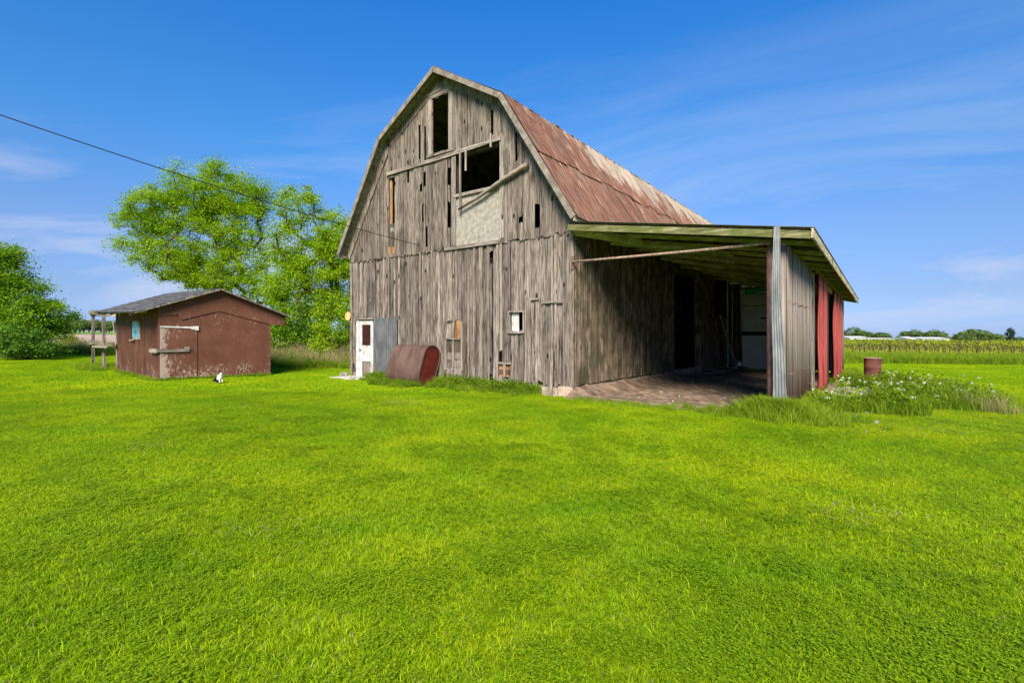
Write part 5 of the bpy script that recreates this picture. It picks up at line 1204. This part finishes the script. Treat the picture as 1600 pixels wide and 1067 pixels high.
for k in range(330):    # corner of the lean-to
    a_ = rg.uniform(0, 6.28); d = abs(rg.normal(0, .55)); x, y, _ = bw(4.45+math.cos(a_)*d*1.1, -0.25+math.sin(a_)*d*.7)
    if not (in_barn(x, y) and bl(x, y)[0] < 4.0): put(T, x, y, rg.uniform(.6, 1.35)*max(.5, 1-d*.4))
poly_c = [(7.0, 11.2, 1.3), (8.2, 12.0, 1.6), (9.6, 11.8, 1.5), (9.4, 13.6, 1.8), (11.0, 14.6, 1.8), (10.4, 12.6, 1.4), (8.6, 14.2, 1.5), (7.6, 10.4, .8), (10.8, 17.5, 1.5), (10.2, 11.6, .8)]
WEEDPTS = []
for (cx_, cy_, rr2) in poly_c:
    for k in range(int(260*rr2*rr2/2.2)):
        a_ = rg.uniform(0, 6.28); d = rr2*math.sqrt(rg.random()); x = cx_+math.cos(a_)*d; y = cy_+math.sin(a_)*d*.8
        u, v = bl(x, y)
        if u < UW+0.35 or (2.2 < v < 10 and u < UW+1.5): continue
        put(T if rg.random() < .78 else Wd, x, y, rg.uniform(.6, 1.6)*(1.1-.4*d/rr2)); WEEDPTS.append((x, y))
for k in range(26): x = 10.0+rg.normal(0, .25); y = 11.2+rg.normal(0, .5); put(D_, x, y, rg.uniform(.35, .75))
for k in range(2600):   # tall band before the vineyard
    y = rg.uniform(31, 40); x = rg.uniform(at(1270, y), at(1640, y)); put(T, x, y, rg.uniform(1.0, 1.7))
for k in range(2600):   # field edge on the left
    y = rg.uniform(32, 37.5); x = rg.uniform(at(-40, y), at(250, y)); put(T if rg.random() < .9 else D_, x, y, rg.uniform(.8, 1.7))
for k in range(2300):   # between shed and barn
    y = rg.uniform(21.5, 27); x = rg.uniform(at(405, y), at(585, y))
    if in_barn(x, y, .1) or in_shed(x, y, .2): continue
    t_ = (y-21.5)/5.5; q = rg.random(); put(D_ if q < .03+.12*t_ else T if q < .8 else Wd, x, y, rg.uniform(.6, 1.1)*(.8+1.0*t_))
for k in range(140): x = 11.7+rg.normal(0, .5); y = 15.6+rg.normal(0, .3); put(Wd if rg.random() < .5 else T, x, y, rg.uniform(.6, 1.2))
for k in range(420):    # foot of the shed and frame posts
    sd3 = rg.integers(0, 3)
    if sd3 == 0: a_, b_ = rg.uniform(0, SWd), -abs(rg.normal(0, .07))-.03
    elif sd3 == 1: a_, b_ = -abs(rg.normal(0, .10))-.03, rg.uniform(0, SL)
    else: a_, b_ = rg.normal(0, .5), rg.uniform(5.3, 10)
    x, y = sw_(a_, b_); put(T, x, y, rg.uniform(.18, .42)*(1.7 if sd3 == 2 else 1))
for k in range(500):    # along the outer wall of the lean-to
    u = UW+.12+abs(rg.normal(0, .2)); v = rg.uniform(0, LL+1)
    if 3.4 < v < 11: continue
    x, y, _ = bw(u, v); put(T, x, y, rg.uniform(.4, 1.0))
for k in range(150):    # straw and stalks lying about on the dirt floor
    u = rg.uniform(0.2, 4.2); v = rg.uniform(-.3, 9); x, y, _ = bw(u, v); put(D_, x, y, rg.uniform(.08, .2))
for nm, lst, cc, lb in (('tall_grass', T, ct_, 'tall unmown green grass along walls, field edges and the weedy corner'), ('dry_grass', D_, cd_, 'straw-coloured dry stalks among the tall grass'), ('weeds', Wd, cw_, 'leafy green weeds along the barn foot and beyond the lean-to')):
    A = np.array(lst); gn_scatter(nm, A[:, :3], rg.uniform(0, 6.28, len(A)), A[:, 3], cc, lb)
# mown clippings: a few straw-coloured mats on the lawn
cp = MB(); rc = random.Random(2)
for (px, py, n_, sx_, sy_) in ((625, 633, 170, .28, .20), (232, 708, 60, .16, .12), (385, 643, 60, .3, .10), (1340, 803, 70, .22, .10), (1390, 655, 260, .9, .35), (1500, 640, 200, .9, .5), (1440, 668, 130, .9, .22), (400, 838, 30, .2, .05)):
    Yc = CAMZ*F/(py-HY); Xc = (px-800)/F*Yc
    for k in range(n_):
        x = Xc+rc.gauss(0, sx_); y = Yc+rc.gauss(0, sy_*1.6); a_ = rc.uniform(0, 3.14); l_ = rc.uniform(.02, .06); z = gz(x)+rc.uniform(.03, .055)
        d = Vector((math.cos(a_)*l_, math.sin(a_)*l_, rc.uniform(-.01, .02))); w_ = Vector((-math.sin(a_), math.cos(a_), 0))*.004; p = Vector((x, y, z))
        cp.add([p-w_, p+w_, p+d+w_*.5, p+d-w_*.5], [(0, 1, 2, 3)])
o = cp.build('grass_clippings', M['dry']); tag(o, 'scattered straw-coloured grass clippings on the lawn', kind='stuff')
# dandelion clocks and white flower heads
def flower(seed, h):
    rr = random.Random(seed); t = MB().tube([(0, 0, 0), (rr.uniform(-.03, .03), 0, h*.5), (rr.uniform(-.05, .05), 0, h)], .004, 4); top = Vector(t.v[8])
    nv = len(t.v); V = list(t.v); fc = list(t.f); r = np.random.default_rng(seed)
    v, q = leafcloud(np.array([[top.x, top.y, h]]), 20, 0.026, 0.024, r, .7, 1.0); fc2 = [tuple(int(i)+nv for i in f) for f in q]
    m = bpy.data.meshes.new('white_flower'); m.from_pydata([tuple(p) for p in V]+[tuple(p) for p in v], [], fc+fc2); m.materials.append(M['tall']); m.materials.append(M['petal'])
    m.polygons.foreach_set('material_index', [0]*len(fc)+[1]*len(fc2)); m.update(); return m
FM = [flower(1, .42), flower(2, .5), flower(3, .36)]
spots = [(rg.normal(9.1, .6), rg.normal(12.2, .45)) for _ in range(38)]+[WEEDPTS[i] for i in rg.integers(0, len(WEEDPTS), 55)]+[(rg.normal(6.3, .35), rg.normal(10.3, .5)) for _ in range(7)]
for (x, y) in spots:
    u, v = bl(x, y)
    if u < UW+.2 and v > -.2: continue
    o = bpy.data.objects.new('white_flower', FM[rc.randrange(3)]); COL.objects.link(o); o.location = (x, y, gz(x)); o.rotation_euler = (rc.uniform(-.15, .15), rc.uniform(-.15, .15), rc.uniform(0, 6)); s_ = rc.uniform(.75, 1.2); o.scale = (s_, s_, s_)
    tag(o, 'white flower head standing in the weeds beyond the lean-to corner', 'flower', 'white flowers in the weed patch')
for k, (u, v) in enumerate(((2.35, -.55), (2.75, -.6), (2.6, -.5))):
    x, y, _ = bw(u, v); o = bpy.data.objects.new('white_flower', FM[k]); COL.objects.link(o); o.location = (x, y, gz(x)); s_ = (.85, .6, .5)[k]; o.scale = (s_, s_, s_)
    tag(o, ['tallest white flower head before the dirt floor of the lean-to', 'rightmost short white flower head before the dirt floor of the lean-to', 'middle short white flower head before the dirt floor of the lean-to'][k], 'flower')
